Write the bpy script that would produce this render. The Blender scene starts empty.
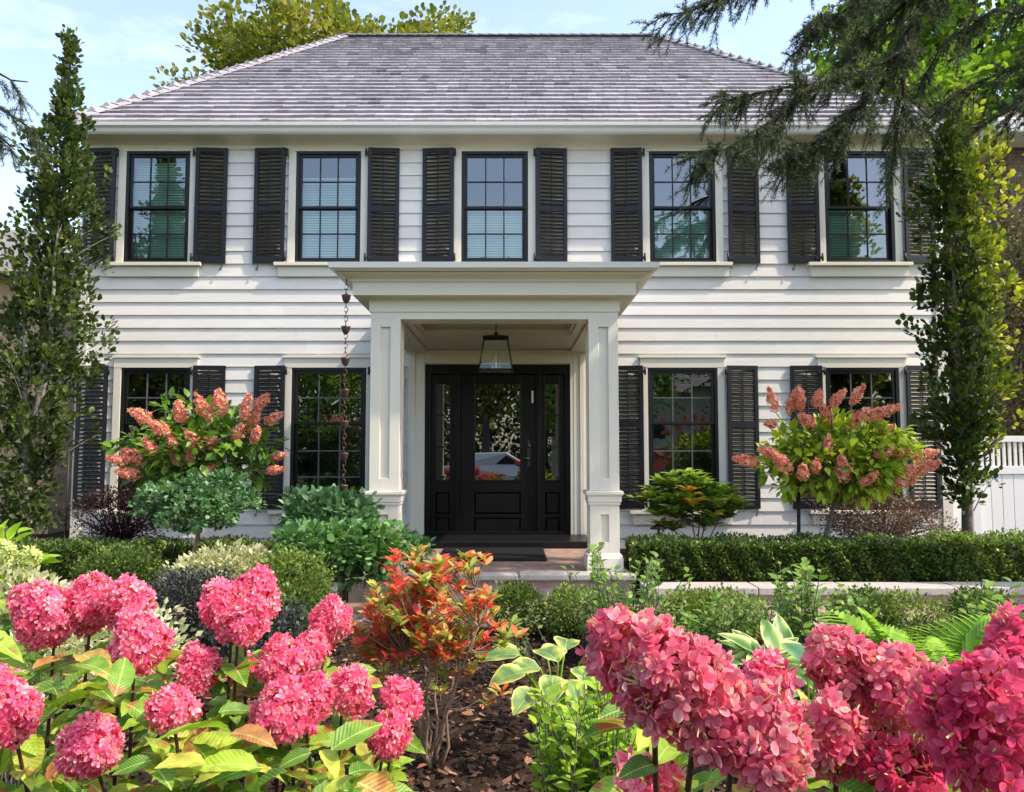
import bpy, math, random
import numpy as np
from mathutils import Vector
R = math.radians
rng = np.random.default_rng(7)
random.seed(7)
S = bpy.context.scene
COL = S.collection
# ------------------------------------------------------------------ camera, sky, sun, exposure
PITCH = 4.0
EYE = 1.45
FPX = 800.0
cd = bpy.data.cameras.new('camera'); cam = bpy.data.objects.new('camera', cd); COL.objects.link(cam)
cam.location = (0, 0, EYE); cam.rotation_euler = (R(90 + PITCH), 0, 0)
cd.sensor_width = 36; cd.lens = FPX / 1024 * 36; cd.clip_start = .05; cd.clip_end = 2000
S.camera = cam
SUN_EL, SUN_AZ = 50.0, 107.0          # azimuth clockwise from +Y (into the picture)
W = bpy.data.worlds.new('World'); S.world = W; W.use_nodes = True
nt = W.node_tree; nt.nodes.clear()
sky = nt.nodes.new('ShaderNodeTexSky'); sky.sky_type = 'NISHITA'; sky.sun_disc = False
sky.sun_elevation = R(SUN_EL); sky.sun_rotation = R(SUN_AZ); sky.air_density = 1.0; sky.dust_density = 1.5; sky.ozone_density = 1.0
bg = nt.nodes.new('ShaderNodeBackground'); bg.inputs[1].default_value = .15
wo = nt.nodes.new('ShaderNodeOutputWorld')
tc = nt.nodes.new('ShaderNodeTexCoord'); mp = nt.nodes.new('ShaderNodeMapping'); mp.inputs['Scale'].default_value = (1.0, 1.0, 2.6)
ns = nt.nodes.new('ShaderNodeTexNoise'); ns.inputs['Scale'].default_value = 2.3; ns.inputs['Detail'].default_value = 7; ns.inputs['Roughness'].default_value = .62
cr = nt.nodes.new('ShaderNodeValToRGB'); cr.color_ramp.elements[0].position = .54; cr.color_ramp.elements[1].position = .88
cr.color_ramp.elements[0].color = (.04, .04, .04, 1); cr.color_ramp.elements[1].color = (.85, .85, .85, 1)
mx = nt.nodes.new('ShaderNodeMixRGB'); mx.inputs[2].default_value = (4.2, 4.9, 6.0, 1)
L = nt.links.new
L(tc.outputs['Generated'], mp.inputs[0]); L(mp.outputs[0], ns.inputs['Vector']); L(ns.outputs['Fac'], cr.inputs[0])
L(cr.outputs[0], mx.inputs[0]); L(sky.outputs[0], mx.inputs[1]); L(mx.outputs[0], bg.inputs[0]); L(bg.outputs[0], wo.inputs[0])
sl = bpy.data.lights.new('sun', 'SUN'); sl.energy = 2.0; sl.angle = R(1.0); sl.color = (1, .93, .82)
so = bpy.data.objects.new('sun', sl); COL.objects.link(so)
sd = Vector((math.sin(R(SUN_AZ)) * math.cos(R(SUN_EL)), math.cos(R(SUN_AZ)) * math.cos(R(SUN_EL)), math.sin(R(SUN_EL))))
so.rotation_euler = sd.to_track_quat('Z', 'Y').to_euler()
S.view_settings.view_transform = 'Standard'; S.view_settings.look = 'None'; S.view_settings.gamma = 1
S.view_settings.exposure = 1.55; S.view_settings.use_white_balance = True; S.view_settings.white_balance_temperature = 7200; S.view_settings.white_balance_tint = 13
S.render.engine = 'CYCLES'; S.cycles.max_bounces = 7; S.cycles.transparent_max_bounces = 16; S.cycles.use_denoising = True
S.cycles.caustics_reflective = False; S.cycles.caustics_refractive = False
S.cycles.sample_clamp_indirect = 6

cp, sp = math.cos(R(PITCH)), math.sin(R(PITCH))
def P(px, py, Y):
    "world point at depth Y seen at picture position px, py"
    u, v = (px - 512) / FPX, (396 - py) / FPX
    d = cp - v * sp
    return np.array((u * Y / d, Y, EYE + (sp + v * cp) * Y / d))

# ------------------------------------------------------------------ materials
def mat(name, col, rough=.6, noise=0, nscale=8, bump=0, bscale=40, spec=.4, metal=0, col2=None, coat=0):
    m = bpy.data.materials.new(name); m.use_nodes = True
    n = m.node_tree.nodes; l = m.node_tree.links.new; b = n['Principled BSDF']
    b.inputs['Base Color'].default_value = (*col, 1); b.inputs['Roughness'].default_value = rough
    b.inputs['Specular IOR Level'].default_value = spec; b.inputs['Metallic'].default_value = metal
    b.inputs['Coat Weight'].default_value = coat
    t = n.new('ShaderNodeTexCoord')
    if noise or col2:
        a = n.new('ShaderNodeTexNoise'); a.inputs['Scale'].default_value = nscale; a.inputs['Detail'].default_value = 6; a.inputs['Roughness'].default_value = .65
        l(t.outputs['Object'], a.inputs['Vector'])
        r = n.new('ShaderNodeValToRGB'); r.color_ramp.elements[0].position = .3; r.color_ramp.elements[1].position = .7
        c2 = col2 if col2 else tuple(max(0, c * (1 - noise)) for c in col)
        r.color_ramp.elements[0].color = (*c2, 1); r.color_ramp.elements[1].color = (*col, 1)
        l(a.outputs['Fac'], r.inputs[0]); l(r.outputs[0], b.inputs['Base Color'])
    if bump:
        a2 = n.new('ShaderNodeTexNoise'); a2.inputs['Scale'].default_value = bscale; a2.inputs['Detail'].default_value = 5
        l(t.outputs['Object'], a2.inputs['Vector'])
        bp = n.new('ShaderNodeBump'); bp.inputs['Strength'].default_value = bump; bp.inputs['Distance'].default_value = .01
        l(a2.outputs['Fac'], bp.inputs['Height']); l(bp.outputs[0], b.inputs['Normal'])
    return m

def leafmat(name, stops, rough=.5, trans=.35, spec=.35, spots=None, tint=1.25, veins=None, vcol=(.50, .62, .20), vf=1.0):
    "colour comes from the per-leaf attribute rnd through a ramp"
    m = bpy.data.materials.new(name); m.use_nodes = True
    n = m.node_tree.nodes; l = m.node_tree.links.new; b = n['Principled BSDF']; o = n['Material Output']
    at = n.new('ShaderNodeAttribute'); at.attribute_name = 'rnd'
    r = n.new('ShaderNodeValToRGB'); e = r.color_ramp.elements
    while len(e) < len(stops): e.new(.5)
    for k, (p, c) in enumerate(stops): e[k].position = p; e[k].color = (*c, 1)
    l(at.outputs['Fac'], r.inputs[0]); cout = r.outputs[0]
    if spots:
        t = n.new('ShaderNodeTexCoord'); a = n.new('ShaderNodeTexNoise'); a.inputs['Scale'].default_value = spots[0]; a.inputs['Detail'].default_value = 4
        l(t.outputs['Object'], a.inputs['Vector'])
        q = n.new('ShaderNodeValToRGB'); q.color_ramp.elements[0].position = spots[2]; q.color_ramp.elements[1].position = spots[2] + .08
        l(a.outputs['Fac'], q.inputs[0])
        x = n.new('ShaderNodeMixRGB'); x.inputs[2].default_value = (*spots[1], 1); l(q.outputs[0], x.inputs[0]); l(cout, x.inputs[1]); cout = x.outputs[0]
    if veins:                                             # side veins running up from the midrib, as colour and relief
        lc = n.new('ShaderNodeAttribute'); lc.attribute_name = 'leafco'; sx = n.new('ShaderNodeSeparateXYZ'); l(lc.outputs['Vector'], sx.inputs[0])
        def mth(op, x, y=None, z=None):
            q_ = n.new('ShaderNodeMath'); q_.operation = op
            for i_, v_ in enumerate((x, y, z)):
                if v_ is None: continue
                if isinstance(v_, (int, float)): q_.inputs[i_].default_value = v_
                else: l(v_, q_.inputs[i_])
            return q_.outputs[0]
        ab = mth('ABSOLUTE', sx.outputs[0]); w_ = mth('MULTIPLY_ADD', ab, -.9 if veins > 0 else 0, sx.outputs[1] if veins > 0 else ab)
        fr = mth('FRACT', mth('MULTIPLY', w_, abs(veins))); tri = mth('ABSOLUTE', mth('SUBTRACT', fr, .5))
        ln = mth('MULTIPLY', mth('GREATER_THAN', tri, .43), .35); md = mth('MULTIPLY', mth('LESS_THAN', ab, .012), .8); mk = mth('MAXIMUM', ln, md)
        xv = n.new('ShaderNodeMixRGB'); xv.inputs[2].default_value = (*vcol, 1); l(mth('MULTIPLY', mk, vf), xv.inputs[0]); l(cout, xv.inputs[1])
        tn = n.new('ShaderNodeTexCoord'); an = n.new('ShaderNodeTexNoise'); an.inputs['Scale'].default_value = 30; an.inputs['Detail'].default_value = 5; l(tn.outputs['Object'], an.inputs['Vector'])
        rr_ = n.new('ShaderNodeMapRange'); rr_.inputs[1].default_value = .3; rr_.inputs[2].default_value = .7; rr_.inputs[3].default_value = .65; rr_.inputs[4].default_value = 1.25; l(an.outputs['Fac'], rr_.inputs[0])
        sc_ = n.new('ShaderNodeVectorMath'); sc_.operation = 'SCALE'; l(xv.outputs[0], sc_.inputs[0]); l(rr_.outputs[0], sc_.inputs['Scale']); cout = sc_.outputs[0]
        bp_ = n.new('ShaderNodeBump'); bp_.inputs['Strength'].default_value = .6; bp_.inputs['Distance'].default_value = .003; l(tri, bp_.inputs['Height']); l(bp_.outputs[0], b.inputs['Normal'])
    l(cout, b.inputs['Base Color']); b.inputs['Roughness'].default_value = rough; b.inputs['Specular IOR Level'].default_value = spec
    tr = n.new('ShaderNodeBsdfTranslucent'); g = n.new('ShaderNodeMixRGB'); g.blend_type = 'MULTIPLY'; g.inputs[0].default_value = 1
    g.inputs[2].default_value = (tint, tint * 1.05, .7, 1) if tint else (1, 1, 1, 1)
    l(cout, g.inputs[1]); l(g.outputs[0], tr.inputs[0])
    ms = n.new('ShaderNodeMixShader'); ms.inputs[0].default_value = trans
    l(b.outputs[0], ms.inputs[1]); l(tr.outputs[0], ms.inputs[2]); l(ms.outputs[0], o.inputs[0])
    return m

def brickmat(name, axes, c1, c2, mortar, bw=.2, bh=.065, scale=1.0, rough=.85):
    m = bpy.data.materials.new(name); m.use_nodes = True
    n = m.node_tree.nodes; l = m.node_tree.links.new; b = n['Principled BSDF']
    t = n.new('ShaderNodeTexCoord'); s = n.new('ShaderNodeSeparateXYZ'); c = n.new('ShaderNodeCombineXYZ')
    l(t.outputs['Object'], s.inputs[0]); l(s.outputs[axes[0]], c.inputs[0]); l(s.outputs[axes[1]], c.inputs[1])
    k = n.new('ShaderNodeTexBrick'); k.inputs['Scale'].default_value = scale
    k.inputs['Brick Width'].default_value = bw; k.inputs['Row Height'].default_value = bh; k.inputs['Mortar Size'].default_value = .006
    k.inputs['Color1'].default_value = (*c1, 1); k.inputs['Color2'].default_value = (*c2, 1); k.inputs['Mortar'].default_value = (*mortar, 1)
    l(c.outputs[0], k.inputs['Vector'])
    a = n.new('ShaderNodeTexNoise'); a.inputs['Scale'].default_value = 9; a.inputs['Detail'].default_value = 6; l(t.outputs['Object'], a.inputs['Vector'])
    x = n.new('ShaderNodeMixRGB'); x.blend_type = 'OVERLAY'; x.inputs[0].default_value = .6; l(k.outputs['Color'], x.inputs[1]); l(a.outputs['Fac'], x.inputs[2])
    l(x.outputs[0], b.inputs['Base Color']); b.inputs['Roughness'].default_value = rough
    bp = n.new('ShaderNodeBump'); bp.inputs['Strength'].default_value = .5; bp.inputs['Distance'].default_value = .006
    iv = n.new('ShaderNodeMath'); iv.operation = 'SUBTRACT'; iv.inputs[0].default_value = 1; l(k.outputs['Fac'], iv.inputs[1])
    l(iv.outputs[0], bp.inputs['Height']); l(bp.outputs[0], b.inputs['Normal'])
    return m

def glassmat(name, tint, refl=.12, alpha=1.0):
    m = bpy.data.materials.new(name); m.use_nodes = True
    n = m.node_tree.nodes; l = m.node_tree.links.new; n.remove(n['Principled BSDF']); o = n['Material Output']
    t = n.new('ShaderNodeBsdfTransparent'); t.inputs[0].default_value = (*tint, 1)
    g = n.new('ShaderNodeBsdfGlossy'); g.inputs['Roughness'].default_value = .0; g.inputs[0].default_value = (.93, .96, 1, 1)
    f = n.new('ShaderNodeFresnel'); f.inputs[0].default_value = 1.5
    a = n.new('ShaderNodeMath'); a.operation = 'MULTIPLY_ADD'; a.inputs[1].default_value = 1.4; a.inputs[2].default_value = refl; a.use_clamp = True
    l(f.outputs[0], a.inputs[0])
    x = n.new('ShaderNodeMixShader'); l(a.outputs[0], x.inputs[0]); l(t.outputs[0], x.inputs[1]); l(g.outputs[0], x.inputs[2]); l(x.outputs[0], o.inputs[0])
    return m

M = {}
M['siding'] = mat('white_siding', (.75, .725, .675), .55, .07, 2.2, .12, 60, .3)
def boardtone(m):
    n = m.node_tree.nodes; l = m.node_tree.links.new; b = n['Principled BSDF']; src = b.inputs['Base Color'].links[0].from_socket
    at = n.new('ShaderNodeAttribute'); at.attribute_name = 'rnd'; r = n.new('ShaderNodeMapRange'); r.inputs[3].default_value = .93; r.inputs[4].default_value = 1.04; l(at.outputs['Fac'], r.inputs[0])
    t = n.new('ShaderNodeTexCoord'); mpn = n.new('ShaderNodeMapping'); mpn.inputs['Scale'].default_value = (1.2, 1, 9); a = n.new('ShaderNodeTexNoise'); a.inputs['Scale'].default_value = 2.2; a.inputs['Detail'].default_value = 9; a.inputs['Roughness'].default_value = .75
    l(t.outputs['Object'], mpn.inputs[0]); l(mpn.outputs[0], a.inputs['Vector']); r2 = n.new('ShaderNodeMapRange'); r2.inputs[1].default_value = .3; r2.inputs[2].default_value = .62; r2.inputs[3].default_value = .90; r2.inputs[4].default_value = 1.02; l(a.outputs['Fac'], r2.inputs[0])
    mu = n.new('ShaderNodeMath'); mu.operation = 'MULTIPLY'; l(r.outputs[0], mu.inputs[0]); l(r2.outputs[0], mu.inputs[1])
    v = n.new('ShaderNodeVectorMath'); v.operation = 'SCALE'; l(src, v.inputs[0]); l(mu.outputs[0], v.inputs['Scale']); l(v.outputs[0], b.inputs['Base Color'])
boardtone(M['siding'])
M['trim'] = mat('cream_trim', (.70, .665, .565), .45, .05, 3, .05, 40, .4)
M['gutter'] = mat('gutter_paint', (.72, .72, .69), .3, .06, 4, 0, 1, .5)
M['black'] = mat('black_paint', (.009, .008, .009), .36, .2, 6, .05, 60, .35)
M['shutter'] = mat('shutter_paint', (.008, .0085, .013), .40, .25, 5, .06, 50, .35)
M['door'] = mat('door_paint', (.006, .005, .0055), .33, .3, 14, .15, 90, .3)
M['muntin'] = mat('grey_muntin', (.10, .10, .105), .4)
M['iron'] = mat('wrought_iron', (.015, .015, .016), .5)
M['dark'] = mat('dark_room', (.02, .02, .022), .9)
M['floorwood'] = mat('room_floor', (.05, .03, .02), .5)
M['blind'] = mat('window_blind', (.58, .86, .74), .7)
M['glass'] = glassmat('window_glass', (.80, .94, .89), .13)
M['doorglass'] = glassmat('door_glass', (.25, .27, .27), .16)
M['lampglass'] = glassmat('lantern_glass', (.95, .97, .97), .02)
M['stone'] = mat('limestone', (.46, .43, .39), .8, .25, 12, .4, 60)
M['pavers'] = brickmat('paver_bricks', (0, 1), (.25, .155, .125), (.32, .21, .17), (.24, .20, .17), .2, .1)
M['riser'] = brickmat('brick_wall', (0, 2), (.34, .22, .18), (.42, .30, .25), (.36, .33, .30))
M['tanbrick'] = brickmat('tan_brick', (0, 2), (.52, .28, .15), (.60, .36, .21), (.40, .35, .30))
M['mat'] = mat('rubber_mat', (.03, .03, .032), .95, .3, 60, .6, 300, .1)
M['copper'] = mat('aged_copper', (.14, .085, .07), .45, .4, 60, 0, 1, .5, .6)
M['bronze'] = mat('dark_bronze', (.05, .035, .022), .4, .2, 30, 0, 1, .5, .7)
M['bark'] = mat('grey_bark', (.17, .15, .125), .9, .5, 25, .8, 60, .2)
M['palebark'] = mat('pale_bark', (.33, .30, .26), .85, .35, 20, .6, 60, .2)
M['darkbark'] = mat('dark_bark', (.05, .038, .03), .95, .4, 30, .8, 60, .1)
M['stem'] = mat('dark_stem', (.05, .018, .018), .6)
M['twig'] = mat('tan_twig', (.26, .18, .12), .8, .4, 60)
M['stake'] = mat('wood_stake', (.35, .25, .15), .8, .3, 20)
M['vinyl'] = mat('white_vinyl', (.76, .76, .74), .4, .05, 3, 0, 1, .4)
M['mulch'] = mat('mulch_soil', (.045, .026, .019), .95, 0, 22, 1.0, 55, .1, col2=(.014, .009, .007))
M['lawn'] = mat('lawn_grass', (.06, .11, .025), .9, .5, 40, .6, 300, .1)
M['asphalt'] = mat('asphalt', (.06, .06, .06), .85, .2, 60, .2, 300)
M['concrete'] = mat('concrete', (.42, .41, .39), .85, .15, 6, .2, 80)
M['paleroof'] = mat('grey_roof', (.22, .20, .20), .8, .3, 5)

# shingle: colour varies from shingle to shingle
def shinglemat():
    m = leafmat('cedar_shingle', [(0, (.15, .135, .15)), (.12, (.255, .24, .265)), (.5, (.305, .29, .322)), (1, (.375, .36, .395))], .62, 0, .5)
    n = m.node_tree.nodes; l = m.node_tree.links.new; b = n['Principled BSDF']
    l(b.outputs[0], n['Material Output'].inputs[0])
    t = n.new('ShaderNodeTexCoord'); mpn = n.new('ShaderNodeMapping'); mpn.inputs['Scale'].default_value = (60, 4, 4)
    a = n.new('ShaderNodeTexNoise'); a.inputs['Scale'].default_value = 1; a.inputs['Detail'].default_value = 4
    l(t.outputs['Object'], mpn.inputs[0]); l(mpn.outputs[0], a.inputs['Vector'])
    a3 = n.new('ShaderNodeTexNoise'); a3.inputs['Scale'].default_value = .8; a3.inputs['Detail'].default_value = 6; l(t.outputs['Object'], a3.inputs['Vector'])
    r3 = n.new('ShaderNodeMapRange'); r3.inputs[1].default_value = .3; r3.inputs[2].default_value = .7; r3.inputs[3].default_value = .82; r3.inputs[4].default_value = 1.12
    l(a3.outputs['Fac'], r3.inputs[0])
    r4 = n.new('ShaderNodeMapRange'); r4.inputs[3].default_value = .75; r4.inputs[4].default_value = 1.2; l(a.outputs['Fac'], r4.inputs[0])
    mu = n.new('ShaderNodeMath'); mu.operation = 'MULTIPLY'; l(r3.outputs[0], mu.inputs[0]); l(r4.outputs[0], mu.inputs[1])
    src = b.inputs['Base Color'].links[0].from_socket
    v = n.new('ShaderNodeVectorMath'); v.operation = 'SCALE'; l(src, v.inputs[0]); l(mu.outputs[0], v.inputs['Scale']); l(v.outputs[0], b.inputs['Base Color'])
    return m
M['shingle'] = shinglemat()

# ------------------------------------------------------------------ mesh gathering
class G:
    def __init__(s): s.v = []; s.q = []; s.r = []; s.p = []; s.mi = []; s.sm = []; s.n = 0; s.pp = []; s.c = []
    def add(s, v, q, rnd=.5, mi=0, smooth=False, co=None):
        v = np.asarray(v, float).reshape(-1, 3); q = np.asarray(q, int).reshape(-1, 4)
        s.v.append(v); s.q.append(q + s.n); s.n += len(v); s.c.append(co)
        s.r.append(np.broadcast_to(np.asarray(rnd, float), (len(v),))); s.mi.append(np.full(len(q), mi)); s.sm.append(np.full(len(q), smooth))
        return s
    def box(s, x0, x1, y0, y1, z0, z1, rnd=.5, mi=0):
        v = [(x0, y0, z0), (x1, y0, z0), (x1, y1, z0), (x0, y1, z0), (x0, y0, z1), (x1, y0, z1), (x1, y1, z1), (x0, y1, z1)]
        return s.add(v, BOXQ, rnd, mi)
    def hexa(s, v, rnd=.5, mi=0): return s.add(v, BOXQ, rnd, mi)
    def tube(s, pts, rad, n=7, rnd=.5, mi=0, smooth=True, cap=True):
        pts = np.asarray(pts, float); k = len(pts); rad = np.broadcast_to(np.asarray(rad, float), (k,)).copy()
        if cap: 
            pts = np.vstack([pts[:1], pts, pts[-1:]]); rad = np.concatenate([[1e-4], rad, [1e-4]]); k += 2
        d = np.gradient(pts, axis=0)
        if cap: d[0] = d[1]; d[-1] = d[-2]
        d /= np.linalg.norm(d, axis=1)[:, None] + 1e-12
        up = np.where(np.abs(d[:, 2:3]) > .9, np.array([[1., 0, 0]]), np.array([[0, 0, 1.]]))
        m = np.abs(d[:, 2]).mean() > .8; up = np.tile(np.array([[1., 0, 0]]) if m else np.array([[0, 0, 1.]]), (k, 1))
        a = np.cross(d, up); a /= np.linalg.norm(a, axis=1)[:, None] + 1e-9; b = np.cross(d, a)
        t = np.arange(n) * 2 * math.pi / n
        v = pts[:, None, :] + rad[:, None, None] * (np.cos(t)[None, :, None] * a[:, None, :] + np.sin(t)[None, :, None] * b[:, None, :])
        i = np.arange(k - 1)[:, None] * n; j = np.arange(n)[None, :]; j2 = (j + 1) % n
        q = np.stack([i + j, i + j2, i + n + j2, i + n + j], -1).reshape(-1, 4)
        return s.add(v.reshape(-1, 3), q, rnd, mi, smooth)
    def ring(s, c, r, w, axis=(0, 0, 1), n=10, k=5, ex=(1, 1), mi=0):
        t = np.linspace(0, 2 * math.pi, n + 1)
        ax = np.array(axis, float); ax /= np.linalg.norm(ax); u = np.cross(ax, (0, 0, 1)) if abs(ax[2]) < .9 else np.array((1., 0, 0)); u = u / np.linalg.norm(u); w2 = np.cross(ax, u)
        pts = np.array(c) + r * ex[0] * np.cos(t)[:, None] * u + r * ex[1] * np.sin(t)[:, None] * w2
        return s.tube(pts, w, k, mi=mi, cap=False)
    def lathe(s, c, prof, n=12, mi=0):
        prof = np.array(prof, float); t = np.arange(n) * 2 * math.pi / n; k = len(prof)
        v = np.stack([c[0] + prof[:, 0:1] * np.cos(t), c[1] + prof[:, 0:1] * np.sin(t), c[2] + np.repeat(prof[:, 1:2], n, 1)], -1).reshape(-1, 3)
        i = np.arange(k - 1)[:, None] * n; j = np.arange(n)[None, :]; j2 = (j + 1) % n
        return s.add(v, np.stack([i + j, i + j2, i + n + j2, i + n + j], -1).reshape(-1, 4), .5, mi, True)
    def sweep(s, path, prof, closed=False, mi=0):
        "profile (out, up) swept along a horizontal path of (x, y) corners with mitred corners; out is to the right of travel"
        path = np.array(path, float); n = len(path); k = len(prof); rows = []
        for i in range(n):
            d1 = path[i] - path[i - 1] if i > 0 else path[1] - path[0]
            d2 = path[i + 1] - path[i] if i < n - 1 else d1
            d1 = d1 / np.linalg.norm(d1); d2 = d2 / np.linalg.norm(d2)
            n1 = np.array((d1[1], -d1[0])); n2 = np.array((d2[1], -d2[0])); m = n1 + n2; m = m / np.dot(m, n1) if np.linalg.norm(m) > 1e-6 else n1
            rows.append([(path[i][0] + m[0] * o, path[i][1] + m[1] * o, z) for o, z in prof])
        v = np.array(rows).reshape(-1, 3)
        q = [(i * k + j, i * k + (j + 1) % k, (i + 1) * k + (j + 1) % k, (i + 1) * k + j) for i in range(n - 1) for j in range(k)]
        s.add(v, q, .5, mi)
        for i in (0, n - 1): s.pp.append(([tuple(x) for x in rows[i]], mi))
        return s
    def inst(s, tpl, pos, d, nrm, size, rnd=None, mi=0, smooth=True, tvar=None):
        "place template (verts: x side, y along, z normal) at many points"
        tv, tq = tpl; pos = np.atleast_2d(pos); N = len(pos)
        if N == 0: return s
        d = np.array(d, float); d /= np.linalg.norm(d, axis=1)[:, None] + 1e-9
        sdv = np.cross(d, nrm); sdv /= np.linalg.norm(sdv, axis=1)[:, None] + 1e-9; n2 = np.cross(sdv, d)
        size = np.broadcast_to(np.asarray(size, float), (N,))
        v = pos[:, None, :] + size[:, None, None] * (tv[None, :, 0:1] * sdv[:, None, :] + tv[None, :, 1:2] * d[:, None, :] + tv[None, :, 2:3] * n2[:, None, :])
        q = tq[None] + (np.arange(N) * len(tv))[:, None, None]
        if rnd is None: rnd = rng.random(N)
        rv = np.repeat(np.broadcast_to(rnd, (N,)), len(tv))
        if tvar is not None: rv = np.clip(rv + np.tile(tvar, N), 0, 1)
        co = np.tile(tv, (N, 1)) if len(tv) > 11 else None
        return s.add(v.reshape(-1, 3), q.reshape(-1, 4), rv, mi, smooth, co)
    def build(s, name, mats, parent=None, local=False, bevel=0, loc=None):
        v = np.vstack(s.v) if s.v else np.zeros((0, 3)); q = np.vstack(s.q) if s.q else np.zeros((0, 4), int)
        mi = list(s.mi); sm = list(s.sm); rr = list(s.r); loops = q.reshape(-1); tot = np.full(len(q), 4)
        if s.pp:
            ev = []; el = []; et = []; em = []; base = len(v)
            for poly, m_ in s.pp:
                el += list(range(base + len(ev), base + len(ev) + len(poly))); ev += poly; et.append(len(poly)); em.append(m_)
            v = np.vstack([v, np.array(ev)]); loops = np.concatenate([loops, el]); tot = np.concatenate([tot, et])
            mi.append(np.array(em)); sm.append(np.zeros(len(em), bool)); rr.append(np.full(len(ev), .5))
        off = np.zeros(3)
        if not local:
            p = parent
            while p is not None: off += np.array(p.location); p = p.parent
        if loc is not None: off += np.array(loc)
        me = bpy.data.meshes.new(name); me.vertices.add(len(v)); me.vertices.foreach_set('co', (v - off).ravel())
        me.loops.add(len(loops)); me.loops.foreach_set('vertex_index', loops.astype(np.int32)); me.polygons.add(len(tot))
        me.polygons.foreach_set('loop_start', (np.cumsum(tot) - tot).astype(np.int32))
        me.polygons.foreach_set('material_index', np.concatenate(mi).astype(np.int32)); me.polygons.foreach_set('use_smooth', np.concatenate(sm).astype(bool))
        a = me.attributes.new('rnd', 'FLOAT', 'POINT'); a.data.foreach_set('value', np.concatenate(rr).astype(np.float32))
        if any(x is not None for x in s.c):
            cc_ = np.vstack([x if x is not None else np.zeros((len(vv), 3)) for x, vv in zip(s.c, s.v)]); cc_ = np.vstack([cc_, np.zeros((len(v) - len(cc_), 3))])
            a = me.attributes.new('leafco', 'FLOAT_VECTOR', 'POINT'); a.data.foreach_set('vector', cc_.astype(np.float32).ravel())
        me.update(calc_edges=True)
        for m_ in (mats if isinstance(mats, (list, tuple)) else [mats]): me.materials.append(m_)
        o = bpy.data.objects.new(name, me); COL.objects.link(o)
        if parent is not None: o.parent = parent
        if loc is not None: o.location = tuple(loc)
        if bevel:
            b = o.modifiers.new('bevel', 'BEVEL'); b.width = bevel; b.segments = 2; b.limit_method = 'ANGLE'; b.angle_limit = R(40)
        return o
BOXQ = np.array([(0, 3, 2, 1), (4, 5, 6, 7), (0, 1, 5, 4), (1, 2, 6, 5), (2, 3, 7, 6), (3, 0, 4, 7)])

def thing(name, label, cat, loc, group=None):
    o = bpy.data.objects.new(name, None); COL.objects.link(o); o.location = tuple(float(c) for c in loc); o.empty_display_size = .2
    return tag(o, label, cat, group)
def tag(o, label, cat, group=None, kind=None):
    o['label'] = label; o['category'] = cat
    if group: o['group'] = group
    if kind: o['kind'] = kind
    return o
def struct(o): o['kind'] = 'structure'; return o
def stuff(o, label=None, cat=None):
    o['kind'] = 'stuff'
    if label: o['label'] = label; o['category'] = cat
    return o
def dup(o, parent=None, dz=None):
    c = o.copy(); COL.objects.link(c)
    if parent is not None: c.parent = parent
    for ch in o.children: dup(ch, c)
    return c

# ------------------------------------------------------------------ leaf shapes
def leaf_tpl(ts, w, wmax=.35, fold=.25, curl=.2, wave=0, notch=False):
    "ovate blade: three vertices across, folded on the midrib, curling down at the tip"
    v = []
    for i, t in enumerate(ts):
        hw = w[i]; c = -curl * t * t; wv = wave * math.sin(i * 2.4)
        v += [(-hw, t, c + fold * hw + wv), (0, t, c), (hw, t, c + fold * hw - wv)]
    q = []
    for i in range(len(ts) - 1):
        b = i * 3; q += [(b, b + 1, b + 4, b + 3), (b + 1, b + 2, b + 5, b + 4)]
    return np.array(v, float), np.array(q)
DIAMOND = (np.array([(0, 0, 0), (.32, .45, .06), (0, 1, -.08), (-.32, .45, .06)], float), np.array([(0, 1, 2, 3)]))
ROUNDY = (np.array([(-.16, 0, 0), (.16, 0, 0), (.42, .5, .1), (.2, .95, 0), (-.2, .95, 0), (-.42, .5, .1)], float), np.array([(0, 1, 2, 5), (5, 2, 3, 4)]))
OVATE = leaf_tpl([0, .3, .65, 1], [.02, .27, .24, .01], curl=.22)
OVATE2 = leaf_tpl([0, .06, .14, .22, .30, .38, .46, .54, .62, .70, .78, .85, .92, 1], [.015, .09, .165, .20, .235, .235, .25, .23, .225, .185, .165, .11, .07, .004], fold=.35, curl=.38, wave=.012)
LANCE = leaf_tpl([0, .35, .7, 1], [.02, .13, .12, .01], curl=.15)
SEPAL = leaf_tpl([0, .2, .5, .8, 1], [.05, .20, .345, .29, .07], fold=-.18, curl=-.16, wave=.02)
SEPAL_T = np.array([-.18] * 3 + [-.08] * 3 + [.08, -.06, .08] + [.16, .02, .16] + [.22] * 3)
SEPALS = leaf_tpl([0, .5, 1], [.06, .38, .16], fold=-.2, curl=-.1)
SEPALS_T = np.array([-.18] * 3 + [.05, -.06, .05] + [.2] * 3)
NEEDLE = (np.array([(-.06, 0, 0), (.06, 0, 0), (.03, 1, 0), (-.03, 1, 0)], float), np.array([(0, 1, 2, 3)]))

def unit(a): return a / (np.linalg.norm(a, axis=-1, keepdims=True) + 1e-9)
def rdir(n): return unit(rng.normal(size=(n, 3)))

def clumps(c, rad, K, shell=.45, lump=.22, seed=None):
    "clump centres in a lumpy ellipsoid, more of them near its surface"
    d = rdir(K); f = np.ones(K)
    ph = rng.random((5, 3)) * 6
    for k in range(5): f += lump * .5 * np.sin(d @ np.array([(2.1 + k) * math.sin(ph[k, 0]), (2.1 + k) * math.cos(ph[k, 1]), (2.5 + k) * math.sin(ph[k, 2])]) + ph[k, 0])
    r = (shell + (1 - shell) * rng.random(K) ** .6) * f
    return np.array(c) + d * r[:, None] * np.array(rad), d

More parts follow.
